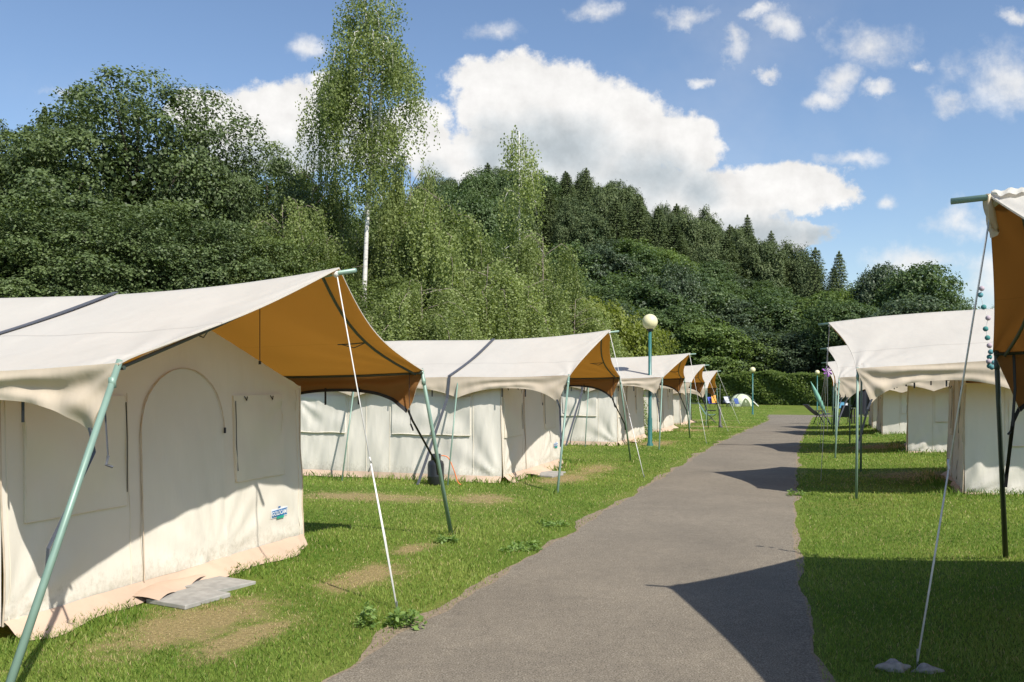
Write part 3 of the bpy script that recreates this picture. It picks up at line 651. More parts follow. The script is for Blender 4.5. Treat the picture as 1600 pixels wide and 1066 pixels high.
def spruce(name, seed, H, Rr, n=7000, leaf=.5):
    rng = np.random.RandomState(seed); lv = int(H/.42); nb = 11
    pos = []; nr = []; 
    z = rng.uniform(.06, 1, n)**.85; az0 = rng.uniform(0, 2*math.pi, n)
    lvl = np.round(z*lv)/lv; az = np.round(az0/(2*math.pi)*nb+lvl*37 % 1)/nb*2*math.pi+lvl*91+rng.normal(size=n)*.1
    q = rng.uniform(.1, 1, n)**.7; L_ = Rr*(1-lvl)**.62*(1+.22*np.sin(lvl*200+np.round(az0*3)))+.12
    rr = q*L_; zz = lvl*H+.1*rr-.32*rr**1.25*(.5+.5*(1-lvl))+rng.normal(size=n)*.09-.12*rng.rand(n)
    pos = np.stack([np.cos(az)*rr, np.sin(az)*rr, zz], -1); rad = np.stack([np.cos(az), np.sin(az), -.35+0*az], -1)
    side = np.cross(rad, [0, 0, 1.]); up = np.cross(side, rad); tl = rng.normal(size=(n, 1))*.4
    x = rad+side*rng.normal(size=(n, 1))*.7+np.array([0, 0, -1])*np.abs(rng.normal(size=(n, 1)))*.5; x /= np.linalg.norm(x, axis=1, keepdims=True)
    y = np.cross(x, up+rng.normal(size=(n, 3))*.5); y /= np.linalg.norm(y, axis=1, keepdims=True)
    s = (leaf*rng.uniform(.6, 1.2, n)*(.45+.55*(1-lvl)))[:, None]
    P = np.stack([pos-x*s*.5, pos+y*s*.2, pos+x*s*.6, pos-y*s*.2], 1)
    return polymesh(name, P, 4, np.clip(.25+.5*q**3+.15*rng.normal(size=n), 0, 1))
def birch(name, seed, H, trunk, nb, spread, h0, weep, leaf, prof, strands=14, den=.05, up=.9, jit=.07):
    """returns crown mesh and wood mesh. trunk: list of (x,y,z) fractions of H"""
    rng = np.random.RandomState(seed); T = np.array(trunk)*H
    def tp(h): return np.array([np.interp(h*H, T[:, 2], T[:, i]) for i in range(3)])
    g = MB(); g.tube([tuple(tp(h)) for h in np.linspace(-.02, 1, 16)], [H*.0078*(1-.93*q)+.006 for q in np.linspace(0, 1, 16)], 10)
    pos = []; tn = []
    for k in range(nb):
        h = h0+(1-h0)*(k+rng.rand())/nb; az = rng.uniform(0, 2*math.pi) if k % 3 else k*2.4
        L_ = spread*prof((h-h0)/(1-h0))*rng.uniform(.55, 1.15)+.15; o = tp(h); dr = np.array([math.cos(az), math.sin(az), 0])
        rise = up*rng.uniform(.6, 1.3); pts = []
        for q in np.linspace(0, 1, 9):
            pts.append(o+dr*L_*(1-(1-q)**1.6)+np.array([0, 0, 1])*L_*(rise*q-(rise+.55*weep)*q**2.6)+rng.normal(size=3)*.02*L_)
        pts = np.array(pts); g.tube([tuple(p) for p in pts], [.006+.0045*L_*(1-q)**1.2*1.6 for q in np.linspace(0, 1, 9)], 5); bt_ = rng.normal()*.12
        ns_ = max(4, int(strands*L_))
        for s in range(ns_):
            q = rng.uniform(.25, 1)**.8; i = min(int(q*8), 7); p = pts[i]+(pts[i+1]-pts[i])*(q*8-i)+rng.normal(size=3)*np.array([.16, .16, .06])*(1+.25*L_)
            sl = rng.uniform(.25, 1.15)*weep*(.5+.6*min(L_, 2.2)); m_ = max(3, int(sl/den)); zz = np.linspace(0, sl, m_)
            dx = rng.normal(size=2)*.12
            P_ = p[None]+np.stack([dx[0]*zz+rng.normal(size=m_)*jit, dx[1]*zz+rng.normal(size=m_)*jit, -zz+rng.normal(size=m_)*.02], -1)
            pos.append(P_); tn.append(np.full(m_, .5+bt_+.10*rng.normal()))
    pos = np.concatenate(pos); tn = np.concatenate(tn); n = len(pos)
    P = leaves(pos, rng.normal(size=(n, 3))*np.array([1, 1, .7])+np.array([0, 0, .35]), leaf, rng, .72, drop=.45)
    me = bpy.data.meshes.new(name+'_w'); me.from_pydata(g.v, [], g.f); me.polygons.foreach_set('use_smooth', [True]*len(me.polygons))
    return polymesh(name, P, 4, np.clip(tn+.17*rng.normal(size=n), 0, 1)), me
def hillz(x, y):
    rd = np.interp(x, [-200, -90, -60, -34, -20, -7, 7, 20, 34, 47, 57, 64, 75, 90, 140], [3, 8, 14, 22, 27, 32, 33, 30, 24, 17, 11, 6.5, 3, 1, 0])
    s = np.clip((y-92)/105, 0, 1); s = s*s*(3-2*s)
    far = 1-.6*np.clip((y-205)/150, 0, 1)
    return gz(x, y)-.1+rd*s*far*1.0
def instance(kind, name, label, cat, group, protos, X, Y, z, sx, sz, rz, first={}):
    cme, cm, wme, wm = protos
    t = empty(name, (X, Y, z), rz); t.scale = (sx, sx, sz); tag(t, label, cat, group)
    link('crown', cme, cm, t)
    if wme: link('trunk', wme, wm, t)
    return t
def treepx(name, label, group, proto, H, Rr, px, py, Y, width, rz=0, base=None, cat='tree'):
    X = (px-800)/1400*Y; zt = CH+(594-py)/1400*Y; zb = base if base is not None else float(hillz(X, Y))
    return instance(0, name, label, cat, group, proto, X, Y, zb, width/(2*Rr), (zt-zb)/H, rz)

# ------------------------------------------------------------------ left hand woods
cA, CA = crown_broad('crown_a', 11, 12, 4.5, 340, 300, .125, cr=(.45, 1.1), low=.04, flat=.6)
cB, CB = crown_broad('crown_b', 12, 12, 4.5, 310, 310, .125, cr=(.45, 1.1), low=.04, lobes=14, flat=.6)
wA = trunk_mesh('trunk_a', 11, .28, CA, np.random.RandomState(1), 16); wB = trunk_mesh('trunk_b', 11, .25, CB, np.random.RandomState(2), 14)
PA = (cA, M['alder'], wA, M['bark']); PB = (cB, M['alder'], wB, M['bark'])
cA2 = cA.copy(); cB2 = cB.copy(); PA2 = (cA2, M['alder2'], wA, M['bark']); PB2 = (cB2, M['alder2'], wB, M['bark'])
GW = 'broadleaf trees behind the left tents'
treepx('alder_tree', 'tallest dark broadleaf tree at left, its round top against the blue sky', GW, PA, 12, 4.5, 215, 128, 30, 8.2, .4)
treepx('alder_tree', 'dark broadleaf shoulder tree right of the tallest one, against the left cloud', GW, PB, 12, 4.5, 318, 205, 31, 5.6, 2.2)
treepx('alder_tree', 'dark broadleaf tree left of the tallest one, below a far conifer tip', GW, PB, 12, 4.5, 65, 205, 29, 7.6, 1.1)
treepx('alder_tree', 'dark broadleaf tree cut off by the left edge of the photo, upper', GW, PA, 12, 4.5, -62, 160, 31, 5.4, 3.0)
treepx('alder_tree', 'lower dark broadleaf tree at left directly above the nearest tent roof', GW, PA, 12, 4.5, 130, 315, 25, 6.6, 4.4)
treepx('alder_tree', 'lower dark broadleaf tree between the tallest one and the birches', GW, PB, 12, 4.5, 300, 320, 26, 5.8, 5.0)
treepx('alder_tree', 'lower dark broadleaf tree at the left edge above the nearest tent roof', GW, PB, 12, 4.5, -10, 330, 24, 6.2, .2)
GM = 'mid green trees between the alders and the birches'
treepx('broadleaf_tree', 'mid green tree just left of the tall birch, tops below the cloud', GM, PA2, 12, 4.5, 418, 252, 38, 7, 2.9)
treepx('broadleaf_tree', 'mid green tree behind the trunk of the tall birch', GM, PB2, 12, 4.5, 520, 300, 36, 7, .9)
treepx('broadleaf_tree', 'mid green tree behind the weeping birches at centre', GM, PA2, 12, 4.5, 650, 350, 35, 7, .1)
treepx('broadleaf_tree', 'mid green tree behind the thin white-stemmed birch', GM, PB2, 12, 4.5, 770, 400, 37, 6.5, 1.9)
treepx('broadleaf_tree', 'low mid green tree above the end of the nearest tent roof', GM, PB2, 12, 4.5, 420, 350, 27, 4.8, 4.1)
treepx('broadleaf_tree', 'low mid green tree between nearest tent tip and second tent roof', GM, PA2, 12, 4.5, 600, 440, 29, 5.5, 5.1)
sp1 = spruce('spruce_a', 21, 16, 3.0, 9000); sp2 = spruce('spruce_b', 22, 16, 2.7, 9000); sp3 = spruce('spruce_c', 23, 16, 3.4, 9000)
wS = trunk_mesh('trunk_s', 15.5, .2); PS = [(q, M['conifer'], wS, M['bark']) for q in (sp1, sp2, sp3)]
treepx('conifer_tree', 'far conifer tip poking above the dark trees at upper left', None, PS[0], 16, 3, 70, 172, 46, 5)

# birches
b1, w1 = birch('birch_tall', 31, 14.3, [(0, 0, -.03), (-.002, 0, .3), (.006, 0, .5), (.02, 0, .6), (.012, 0, .75), (.0, 0, 1)], 60, 1.62, .53, 1.1, .085, lambda q: (.25 if q < .2 else .48 if q < .45 else .98 if q < .78 else .42)*(.65+.5*math.sin(q*47)**2), 34, .05, up=.8)
X, Y, _ = at(570, 28); t = empty('birch_tree', (X, Y, 0), 0); tag(t, 'tallest birch, white trunk, airy crown rising past the top of the photo', 'tree'); t.scale = (.95, .95, .975)
link('crown', b1, M['birch'], t); link('trunk', w1, M['birchbark'], t)
# its second stem, forking at mid height
g = MB(); g.tube([(.03, 0, 7.0), (.2, .02, 8.4), (.42, .05, 9.6), (.55, .1, 11.2), (.6, .1, 12.6)], [.075, .065, .05, .035, .015], 8); g.build('limb', M['birchbark'], t, True)
b2, w2 = birch('birch_thin', 32, 10, [(0, 0, -.03), (.004, 0, .5), (0, 0, 1)], 44, 1.5, .3, 1.1, .085, lambda q: (1.15-1.45*q if q < .55 else .36), 27, .055, up=1.0)
X, Y, _ = at(811, 31); t = empty('birch_tree', (X, Y, 0), 1.0); tag(t, 'slim birch with a straight white stem and small pointed top, right of centre', 'tree'); t.scale = (1, 1, 1.03)
link('crown', b2, M['birch'], t); link('trunk', w2, M['birchbark'], t)
wp = []
for s in (41, 42, 43):
    wp.append(birch('weeping_birch', s, 8, [(0, 0, -.03), (.03, .01, .5), (.05, 0, 1)], 30, 2.6, .12, 2.0, .09, lambda q: (1.1-.5*q)*(.55+.65*math.sin(q*61+s)**2), 52, .05, up=1.15, jit=.045))
GB = 'weeping birches in front of the wood'
for (px, py, Y, wd_, k, rz, lb) in [
    (478, 208, 31, 3.0, 0, .5, 'drooping birch with arched top left of the tall birch trunk'),
    (640, 220, 30, 2.7, 1, 1.5, 'drooping birch close on the right side of the tall birch'),
    (545, 350, 29, 3.0, 2, 2.5, 'drooping birch in front of the tall birch trunk foot'),
    (705, 288, 29, 4.2, 0, 3.5, 'drooping birch with a bent arching branch, between the two white-stemmed birches'),
    (450, 300, 28, 3.6, 1, 4.4, 'pale drooping birch at the right edge of the dark alders'),
    (745, 395, 27, 3.8, 2, .3, 'lower drooping birch left of the slim white stem'),
    (855, 350, 30, 3.4, 1, 2.0, 'drooping birch right of the slim white stem'),
    (655, 430, 25, 3.6, 2, 5.0, 'low bright drooping birch above the second tent strap'),
    (560, 440, 25, 3.4, 0, 3.9, 'low bright drooping birch just right of the nearest tent tip'),
    (820, 430, 27, 3.8, 0, 1.2, 'low drooping birch above the middle of the second tent roof'),
    (895, 455, 29, 3.2, 2, 1.2, 'low drooping birch at the right end of the birch group')]:
    c, w = wp[k]; treepx('weeping_birch', lb, GB, (c, M['birch'], w, M['twig']), 8.5, 2.7, px, py, Y, wd_*1.25, rz, 0)
cY, CY = crown_broad('crown_y', 51, 4, 2.4, 230, 130, .13, cr=(.3, .6), low=0); wY = trunk_mesh('trunk_y', 3.4, .08, CY, np.random.RandomState(3), 8)
PY = (cY, M['yellow'], wY, M['bark'])
treepx('yellow_green_shrub', 'yellow-green bush above the tip of the second tent roof', 'yellow-green bushes behind the left tents', PY, 4, 2.4, 930, 462, 33, 4.2, 0, 0, 'shrub')
treepx('yellow_green_shrub', 'yellow-green bush between the second tent tip and the nearest lamp globe', 'yellow-green bushes behind the left tents', PY, 4, 2.4, 990, 500, 34, 2.8, 2, 0, 'shrub')
treepx('yellow_green_shrub', 'low yellow-green bush over the third tent roof', 'yellow-green bushes behind the left tents', PY, 4, 2.4, 890, 520, 31, 2.6, 4, 0, 'shrub')

# ------------------------------------------------------------------ hill and its woods
hm, N, L, b = mat('woodland_floor'); n = nnode(N, L, .2, 6)
L.new(ramp(N, L, n.outputs['Fac'], [(.3, (.02, .035, .012)), (.7, (.05, .07, .025))]), b.inputs['Base Color']); b.inputs['Roughness'].default_value = 1
xs = np.linspace(-200, 140, 90); ys = np.linspace(92, 420, 70); X, Y = np.meshgrid(xs, ys, indexing='ij'); Z = hillz(X, Y)+.7*np.sin(X*.21)*np.sin(Y*.17)*np.clip((Y-100)/40, 0, 1)
g = MB(); g.grid(np.stack([X, Y, Z], -1), flip=True); o = g.build('hill', hm, smooth=True); tag(o, kind='structure')
cH = []; 
for s in (61, 62, 63):
    c, C = crown_broad('crown_h', s, 13, 4.8, 190, 120, .34, cr=(.8, 1.7), low=.02, lobes=12, flat=.78); cH.append((c, M['hillleaf'], trunk_mesh('trunk_h', 12, .25, C, np.random.RandomState(s), 8), M['bark']))
rng = random.Random(5)
cH2 = []
for mm in ('hillleaf', 'hillleaf2', 'hillleaf3', 'hillleaf'):
    for c_ in cH[:3]:
        q_ = c_[0].copy(); q_.materials.clear(); cH2.append((q_, M[mm], c_[2], c_[3]))
PINE = []
for c_ in cH:
    pc = c_[0].copy(); pc.materials.clear(); PINE.append((pc, M['conifer'], c_[2], c_[3]))
GC = 'conifers covering the hillside'; LC = 'dark conifer among the many crowding the slope and crest of the hill'
cnt = 0
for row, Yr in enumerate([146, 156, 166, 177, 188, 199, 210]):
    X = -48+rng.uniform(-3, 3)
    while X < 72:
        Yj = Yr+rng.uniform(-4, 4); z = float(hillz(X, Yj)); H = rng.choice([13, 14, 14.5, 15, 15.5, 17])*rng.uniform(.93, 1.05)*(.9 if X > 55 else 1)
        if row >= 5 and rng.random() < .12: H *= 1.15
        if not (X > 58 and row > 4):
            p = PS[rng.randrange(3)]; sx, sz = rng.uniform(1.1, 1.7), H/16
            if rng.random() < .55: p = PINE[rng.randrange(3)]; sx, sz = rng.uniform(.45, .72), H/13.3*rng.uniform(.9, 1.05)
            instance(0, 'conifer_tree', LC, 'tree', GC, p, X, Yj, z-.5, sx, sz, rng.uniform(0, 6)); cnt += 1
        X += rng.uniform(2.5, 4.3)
GP = 'round-topped pines on the hill crest'
for pi_, (px, py, Y, w) in enumerate([(690, 285, 150, 6), (738, 268, 160, 9), (765, 262, 165, 9), (800, 262, 160, 8), (712, 292, 140, 8), (745, 300, 138, 9), (780, 300, 142, 9), (845, 268, 170, 9)]):
    p = cH[0]; treepx('pine_tree', 'round-topped pine at the left hill crest, number %s counted from the left' % ['one', 'three', 'five', 'seven', 'two', 'four', 'six', 'eight'][pi_], GP, (p[0], p[1], p[2], p[3]), 13, 4.8, px, py, Y, w, px)
GH = 'broadleaf trees on the lower hillside'; LH = 'green broadleaf tree in the belt along the foot of the wooded hill'
rows_ = [(140, [(885, 395), (925, 372), (960, 366), (1000, 385), (1050, 388), (1095, 400), (1140, 440), (1185, 455), (1230, 470)]),
         (126, [(900, 400), (948, 388), (1000, 398), (1045, 396), (1085, 412), (1130, 440), (1165, 452), (1205, 462), (1245, 470), (1290, 475)]),
         (114, [(910, 450), (960, 440), (1010, 430), (1060, 432), (1108, 440), (1155, 462), (1200, 470), (1238, 482), (1280, 470), (1320, 470)]),
         (104, [(900, 490), (950, 488), (1000, 492), (1050, 480), (1100, 492), (1150, 500), (1190, 515), (1235, 525), (1285, 520), (1330, 510), (1380, 510)])]
OR_ = ['first', 'second', 'third', 'fourth', 'fifth', 'sixth', 'seventh', 'eighth', 'ninth', 'tenth', 'eleventh']
for ri, (Yr, ls) in enumerate(rows_):
    for ti, (px, py) in enumerate(ls):
        p = cH2[rng.randrange(12)]; treepx('broadleaf_tree', 'green broadleaf tree on the hill foot, %s from left in the %s row' % (OR_[ti], ['topmost', 'upper middle', 'lower middle', 'lowest'][ri]), GH, p, 13, 4.8, px+rng.uniform(-10, 10), py+rng.uniform(-15, 9), Yr+rng.uniform(-3, 3), rng.uniform(7.5, 10), rng.uniform(0, 6))
GS = 'spruces standing above the broadleaf belt'
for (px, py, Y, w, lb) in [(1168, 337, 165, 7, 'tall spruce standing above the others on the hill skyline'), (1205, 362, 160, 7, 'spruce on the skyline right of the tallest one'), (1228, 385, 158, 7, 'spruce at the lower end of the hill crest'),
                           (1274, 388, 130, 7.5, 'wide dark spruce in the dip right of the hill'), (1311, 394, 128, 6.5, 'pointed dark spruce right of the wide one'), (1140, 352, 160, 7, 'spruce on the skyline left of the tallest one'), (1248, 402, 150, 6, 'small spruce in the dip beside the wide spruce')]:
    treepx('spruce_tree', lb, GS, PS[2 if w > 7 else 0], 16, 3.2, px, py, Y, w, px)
GRT = 'broadleaf trees beyond the right tents'
for (px, py, Y, w, lb) in [(1372, 415, 112, 7, 'dark round tree right of the spruces'), (1435, 414, 105, 9.5, 'large bright green round tree on the right skyline'), (1350, 440, 120, 8, 'broadleaf tree between the spruces and the round trees'), (1490, 470, 100, 6, 'tree sloping down at the right end of the tree line'),
                           (1420, 470, 92, 9, 'paler bushy tree in front of the large round tree'), (1470, 480, 90, 7, 'low bushy tree above the right tent ridge'), (1560, 478, 95, 5, 'small dark tree top seen past the guy rope at right'), (1330, 470, 100, 8, 'broadleaf tree above the tip of the second right tent'), (1590, 500, 90, 6, 'small tree behind the nearest right tent')]:
    treepx('broadleaf_tree', lb, GRT, cH2[(px*7) % 12], 13, 4.8, px, py, Y, w, px)

# ------------------------------------------------------------------ hedge
def hedge():
    rng = np.random.RandomState(77); n = 60000
    A = np.array(at(1010, 101)[:2]); B = np.array(at(1300, 88)[:2]); C = np.array(at(1500, 72)[:2])
    t = rng.rand(n); first = rng.rand(n) < .55
    P = np.where(first[:, None], A+(B-A)*t[:, None], B+(C-B)*t[:, None]); 
    dirv = np.where(first[:, None], (B-A)/np.linalg.norm(B-A), (C-B)/np.linalg.norm(C-B)); nr = np.stack([dirv[:, 1], -dirv[:, 0]], -1); nr = np.where((nr@np.array([0, -1.]))[:, None] > 0, nr, -nr)
    s = P@dirv[0]; top = 3.15+.16*np.sin(s*.9)+.1*np.sin(s*2.3)
    h = rng.rand(n)**.8; onTop = rng.rand(n) < .35; z = np.where(onTop, top+rng.normal(size=n)*.09, h*top)
    dep = np.where(onTop, rng.uniform(-1.6, .1, n), -.0+.18*np.sin(s*1.7+z*2)+rng.normal(size=n)*.12)
    pos = np.stack([P[:, 0]+nr[:, 0]*dep, P[:, 1]+nr[:, 1]*dep, gz(P[:, 0], P[:, 1])+z], -1)
    nn = np.stack([nr[:, 0], nr[:, 1], .5+onTop*1.0], -1)+rng.normal(size=(n, 3))*.5
    me = polymesh('hedge', leaves(pos, nn, .24, rng), 4, np.clip(.5+.2*rng.normal(size=n), 0, 1))
    t = empty('hedge', (0, 0, 0)); tag(t, 'long clipped green hedge across the far end of the lawn', 'hedge')
    link('foliage', me, M['hedge'], t)
    g = MB()
    for (p, q) in ((A, B), (B, C)):
        d = q-p; l = np.linalg.norm(d); c = (p+q)/2; nrm = np.array([d[1], -d[0]])/l; nrm = nrm if nrm[1] < 0 else -nrm; c = c-nrm*.85
        for i in range(int(l/1.2)):
            pp = p+d*(i+.5)/int(l/1.2)-nrm*.8; g.tube([(pp[0], pp[1], -1.1), (pp[0]+.1, pp[1], 1.4)], .05, 5)
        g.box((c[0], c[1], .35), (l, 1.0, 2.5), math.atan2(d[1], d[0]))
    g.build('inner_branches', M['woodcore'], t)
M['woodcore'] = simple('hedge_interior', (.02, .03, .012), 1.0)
hedge()

# ------------------------------------------------------------------ lamps
M['globe'] = simple('globe_plastic', (.72, .66, .40), .3, 0, .04, 3); 
def lamp(px, Y, pyg, label):
    X, Y, z = at(px, Y); zg = CH+(594-pyg)/1400*Y; H = zg-z; t = empty('street_lamp', (X, Y, z)); tag(t, label, 'lamp', 'green lamp posts with globe lights')
    g = MB(); g.lathe([(.085, -.1), (.085, .05), (.06, .09), (.058, .7), (.046, .74), (.041, H-.24), (0.0, H-.24)], 16); g.build('post', M['lamp_post'], t, True)
    g = MB(); g.lathe([(.0, H-.25), (.05, H-.25), (.085, H-.215), (.085, H-.19), (.0, H-.18)], 16); g.build('collar', M['black'], t, True)
    g = MB(); r = .2; g.lathe([(max(r*math.sin(q), .001), H-r*math.cos(q)) for q in np.linspace(0, math.pi, 17)], 28); g.build('globe', M['globe'], t, True)
lamp(1015.5, 23.1, 503, 'nearest green lamp post with cream globe, standing before the third tent on the left')
lamp(1176, 64, 578, 'green lamp post with globe at the bend of the path, in front of the hedge')
lamp(1277, 77, 582, 'farthest globe lamp on the right by the dark end of the hedge')

# ------------------------------------------------------------------ gas bottle, hoses, slabs, stones, weeds
X, Y, z = at(681, 14.55); t = empty('gas_bottle', (X, Y, z)); tag(t, 'black gas bottle standing against the side wall of the second left tent', 'gas bottle')
gb = simple('gas_bottle_black', (.02, .022, .025), .35)
g = MB(); g.lathe([(.0, .0), (.12, .0), (.135, .02), (.135, .13), (.138, .14), (.135, .15), (.135, .33), (.12, .38), (.07, .41), (0.0, .41)], 24); g.build('body', gb, t, True)
g = MB(); g.lathe([(.075, .385), (.08, .39), (.08, .5), (.072, .5), (.07, .39)], 20); g.build('collar', gb, t, True)
g = MB(); g.tube([(0, 0, .4), (0, 0, .47)], .02, 8); g.tube([(0, 0, .46), (.09, 0, .475)], .012, 8); g.build('valve', M['steel'], t, True)
hz = simple('orange_hose', (.72, .19, .05), .5)
def hose(pts, label, r=.009):
    g = MB(); P = [Vector(p) for p in pts]; out = []
    for i in range(len(P)-1):
        p0, p1, p2, p3 = P[max(i-1, 0)], P[i], P[i+1], P[min(i+2, len(P)-1)]
        for q in np.linspace(0, 1, 7)[:-1]: out.append(.5*((2*p1)+(p2-p0)*q+(2*p0-5*p1+4*p2-p3)*q*q+(3*p1-p0-3*p2+p3)*q**3))
    out.append(P[-1]); g.tube(out, r, 8); tag(g.build('gas_hose', hz, None, True), label, 'hose', 'orange gas hoses')
hose([(X+.09, Y, .475), (X+.2, Y, .44), (X+.29, Y-.02, .25), (X+.36, Y-.03, .05), (X+.42, Y-.03, .0)], 'orange hose curving from the gas bottle to the grass')
p = at(456, 9.3, 808); hose([p, at(461, 9.3, 812), at(463.5, 9.3, 822), at(461, 9.25, 832), at(459, 9.2, 846)], 'orange hose at the far corner of the nearest left tent')
slab = simple('concrete_slab', (.30, .29, .265), .9, 0, .18, 12, .004)
def slabs(a0, b0, lab):
    for i in range(2):
        x, y = AB(a0+.455*i, b0-.085*i); g = MB(); ang = math.atan2(U[1], U[0])+R(-9)
        w, l, h = .45, .42, .035
        g.box((0, 0, 0), (w, l, h)); o = g.build('paving_slab', slab); o.location = (x, y, .018-.006*i); o.rotation_euler = (0, R(1.5*i), ang)
        bv = o.modifiers.new('b', 'BEVEL'); bv.width = .006; bv.segments = 2
        tag(o, lab[i], 'slab', 'grey slabs at tent doors')
slabs(5.72, -4.62, ('grey paving slab half under the loose groundsheet of the nearest left tent, nearer the camera', 'grey paving slab by the nearest left tent door, the one farther from the camera'))
slabs(15.2, -4.6, ('grey slab at the door of the second left tent, nearer the camera', 'grey slab at the door of the second left tent, farther one'))
rk = simple('fieldstone', (.30, .27, .24), .9, 0, .35, 18, .01)
for (px, py, s, lb, sd_) in [(1397, 1043, .085, 'grey stone left of the rope peg at bottom right', 1), (1449, 1049, .075, 'brownish stone right of the rope peg at bottom right', 2)]:
    Y = 2380/(py+4-594); X, Y, z = at(px, Y); rg = np.random.RandomState(sd_); n1, n2 = 14, 20; P = np.zeros((n1, n2+1, 3))
    for i in range(n1):
        for j in range(n2+1):
            th = math.pi*i/(n1-1); ph = 2*math.pi*(j % n2)/n2; d = np.array([math.sin(th)*math.cos(ph), math.sin(th)*math.sin(ph), math.cos(th)])
            P[i, j] = d*s*(1+.16*math.sin(3*d[0]*2+sd_)+.12*math.sin(5*d[1]+4*d[2]+sd_))*np.array([1.05, .75, .5])
    g = MB(); g.grid(P, flip=True); o = g.build('stone', rk, None, True); o.location = (X, Y, .012); tag(o, lb, 'stone')
M['weed'] = leafmat('leaf_weed', (.10, .18, .04), (.24, .34, .10), .35)
def weed(px, py, r, label, n=160, h=.1, seed=0):
    r *= .72
    Y = 2380/(py-594); X, Y, z = at(px, Y); rg = np.random.RandomState(seed); 
    n = int(n*1.6); az = rg.uniform(0, 2*math.pi, n); k_ = 7; sub = rg.normal(size=(k_, 2))*r*.5; ci = rg.randint(0, k_, n); q = rg.rand(n)
    pos = np.stack([sub[ci, 0]+np.cos(az)*r*.5*q, sub[ci, 1]+np.sin(az)*r*.5*q, h*(1-q*.6)*rg.uniform(.15, 1.1, n)*(.6+.5*rg.rand(k_)[ci])+.008], -1)
    az = az+rg.normal(size=n)*.8; rad = np.stack([np.cos(az), np.sin(az), .35+.55*rg.normal(size=n)], -1); rad /= np.linalg.norm(rad, axis=1, keepdims=True)
    side = np.cross(rad, [0, 0, 1.]); side /= np.linalg.norm(side, axis=1, keepdims=True); s = (rg.uniform(.014, .038, n))[:, None]; side += rg.normal(size=(n, 3))*.35
    dn = np.array([0, 0, -.35])
    P = np.stack([pos-rad*s*.6, pos+side*s*.42, pos+(rad+dn*.5)*s*.8, pos-side*s*.42], 1); o = link('weed_plant', polymesh('weed', P, 4, rg.rand(n)), M['weed']); o.location = (X, Y, z)
    tag(o, label, 'weed', 'weeds in the lawn')
weed(606, 978, .24, 'leafy weed clump at the rope peg of the nearest left tent', 300, .13, 1)
weed(700, 848, .16, 'low weeds at the foot of the nearest left tent far pole', 140, .07, 2)
weed(808, 858, .24, 'flat broad-leaved weeds on the lawn near the path edge, middle distance', 220, .05, 3)
weed(862, 822, .2, 'flat dock weeds beside the path left edge, farther patch', 160, .05, 4)
weed(1247, 775, .16, 'dry tuft at the right edge of the path beside the dark shadow', 90, .1, 5)
weed(1370, 680, .2, 'white-flowered weed in shade by the right tent poles', 60, .12, 7)

# ------------------------------------------------------------------ ball lights on the nearest right tent
tl, pk, dk = simple('teal_cotton', (.09, .25, .27), .9), simple('pinkish_cotton', (.40, .33, .36), .9), simple('dark_teal_cotton', (.05, .2, .19), .9)
pts = [(1534, 451, pk), (1532, 461, tl), (1537, 480, dk), (1544, 497, pk), (1540, 514, dk), (1543, 528, dk), (1546, 540, pk), (1548, 550, tl), (1546, 558, dk), (1545, 565, pk), (1546, 572, dk), (1553, 567, tl), (1550, 574, tl)]
t = empty('string_lights', at(1548, 7.35, 575)); tag(t, 'hanging string of teal and pinkish ball lights on the nearest right tent', 'string lights')
o0 = Vector(t.location)
P = [Vector(at(px, 7.35+.02*(i % 3), py))-o0 for i, (px, py, _) in enumerate(pts)]
g = MB(); g.tube(P, .0018, 5); g.build('cord', M['rope'], t)
for p_, (_, _, m_) in zip(P, pts):
    g = MB(); r = .0215; g.lathe([(max(r*math.sin(q), .0005), -r*math.cos(q)) for q in np.linspace(0, math.pi, 9)], 12); o = g.build('ball_lamp', m_, t, True); o.location = p_

# ------------------------------------------------------------------ far camp clutter
def dome_tent():
    X, Y, z = at(1158, 87); t = empty('dome_tent', (X, Y, z), .25); tag(t, 'small pale green dome tent pitched in front of the hedge', 'tent')
    n1, n2 = 14, 28; P = np.zeros((n1, n2+1, 3))
    for i in range(n1):
        for j in range(n2+1):
            th = math.pi/2*i/(n1-1); ph = 2*math.pi*j/n2; c = abs(math.cos(2*ph)); k = 1+.12*c
            P[i, j] = (1.05*math.sin(th)**.85*math.cos(ph)*k, .9*math.sin(th)**.85*math.sin(ph)*k, 1.2*math.cos(th))
    g = MB(); g.grid(P, flip=True); g.build('flysheet', simple('pale_green_nylon', (.55, .60, .42), .5), t, True)
    g = MB(); pm = []
    for q in np.linspace(0, 1, 12): z_ = .8*math.sin(math.pi*q); x_ = -.55+1.1*q; th = math.acos(min(z_/1.2, 1)); pm.append((x_, -(.9*math.sin(th)**.85)*1.1*math.sqrt(max(1-(x_/1.2)**2, .05))-.05, z_))
    vs = [(0, -1.08, .02)]+pm; g.add(vs, [(0, i, i+1) for i in range(1, 12)]); g.build('doorway', simple('dark_green_mesh', (.09, .12, .05), .8), t)
    for s in (-1, 1):
        g = MB(); g.tube([(s*1.15*math.sin(a), -.9*math.sin(a)*.9, 1.23*math.cos(a)) for a in np.linspace(-1.55, 1.55, 14)], .03, 6); g.build('tent_pole', M['frame'], t)
    g = MB(); g.tube([(.9, -.7, .5), (1.25, -1.1, .02)], .05, 5); g.build('fly_corner', simple('pale_nylon', (.7, .7, .6), .6), t)
dome_tent()
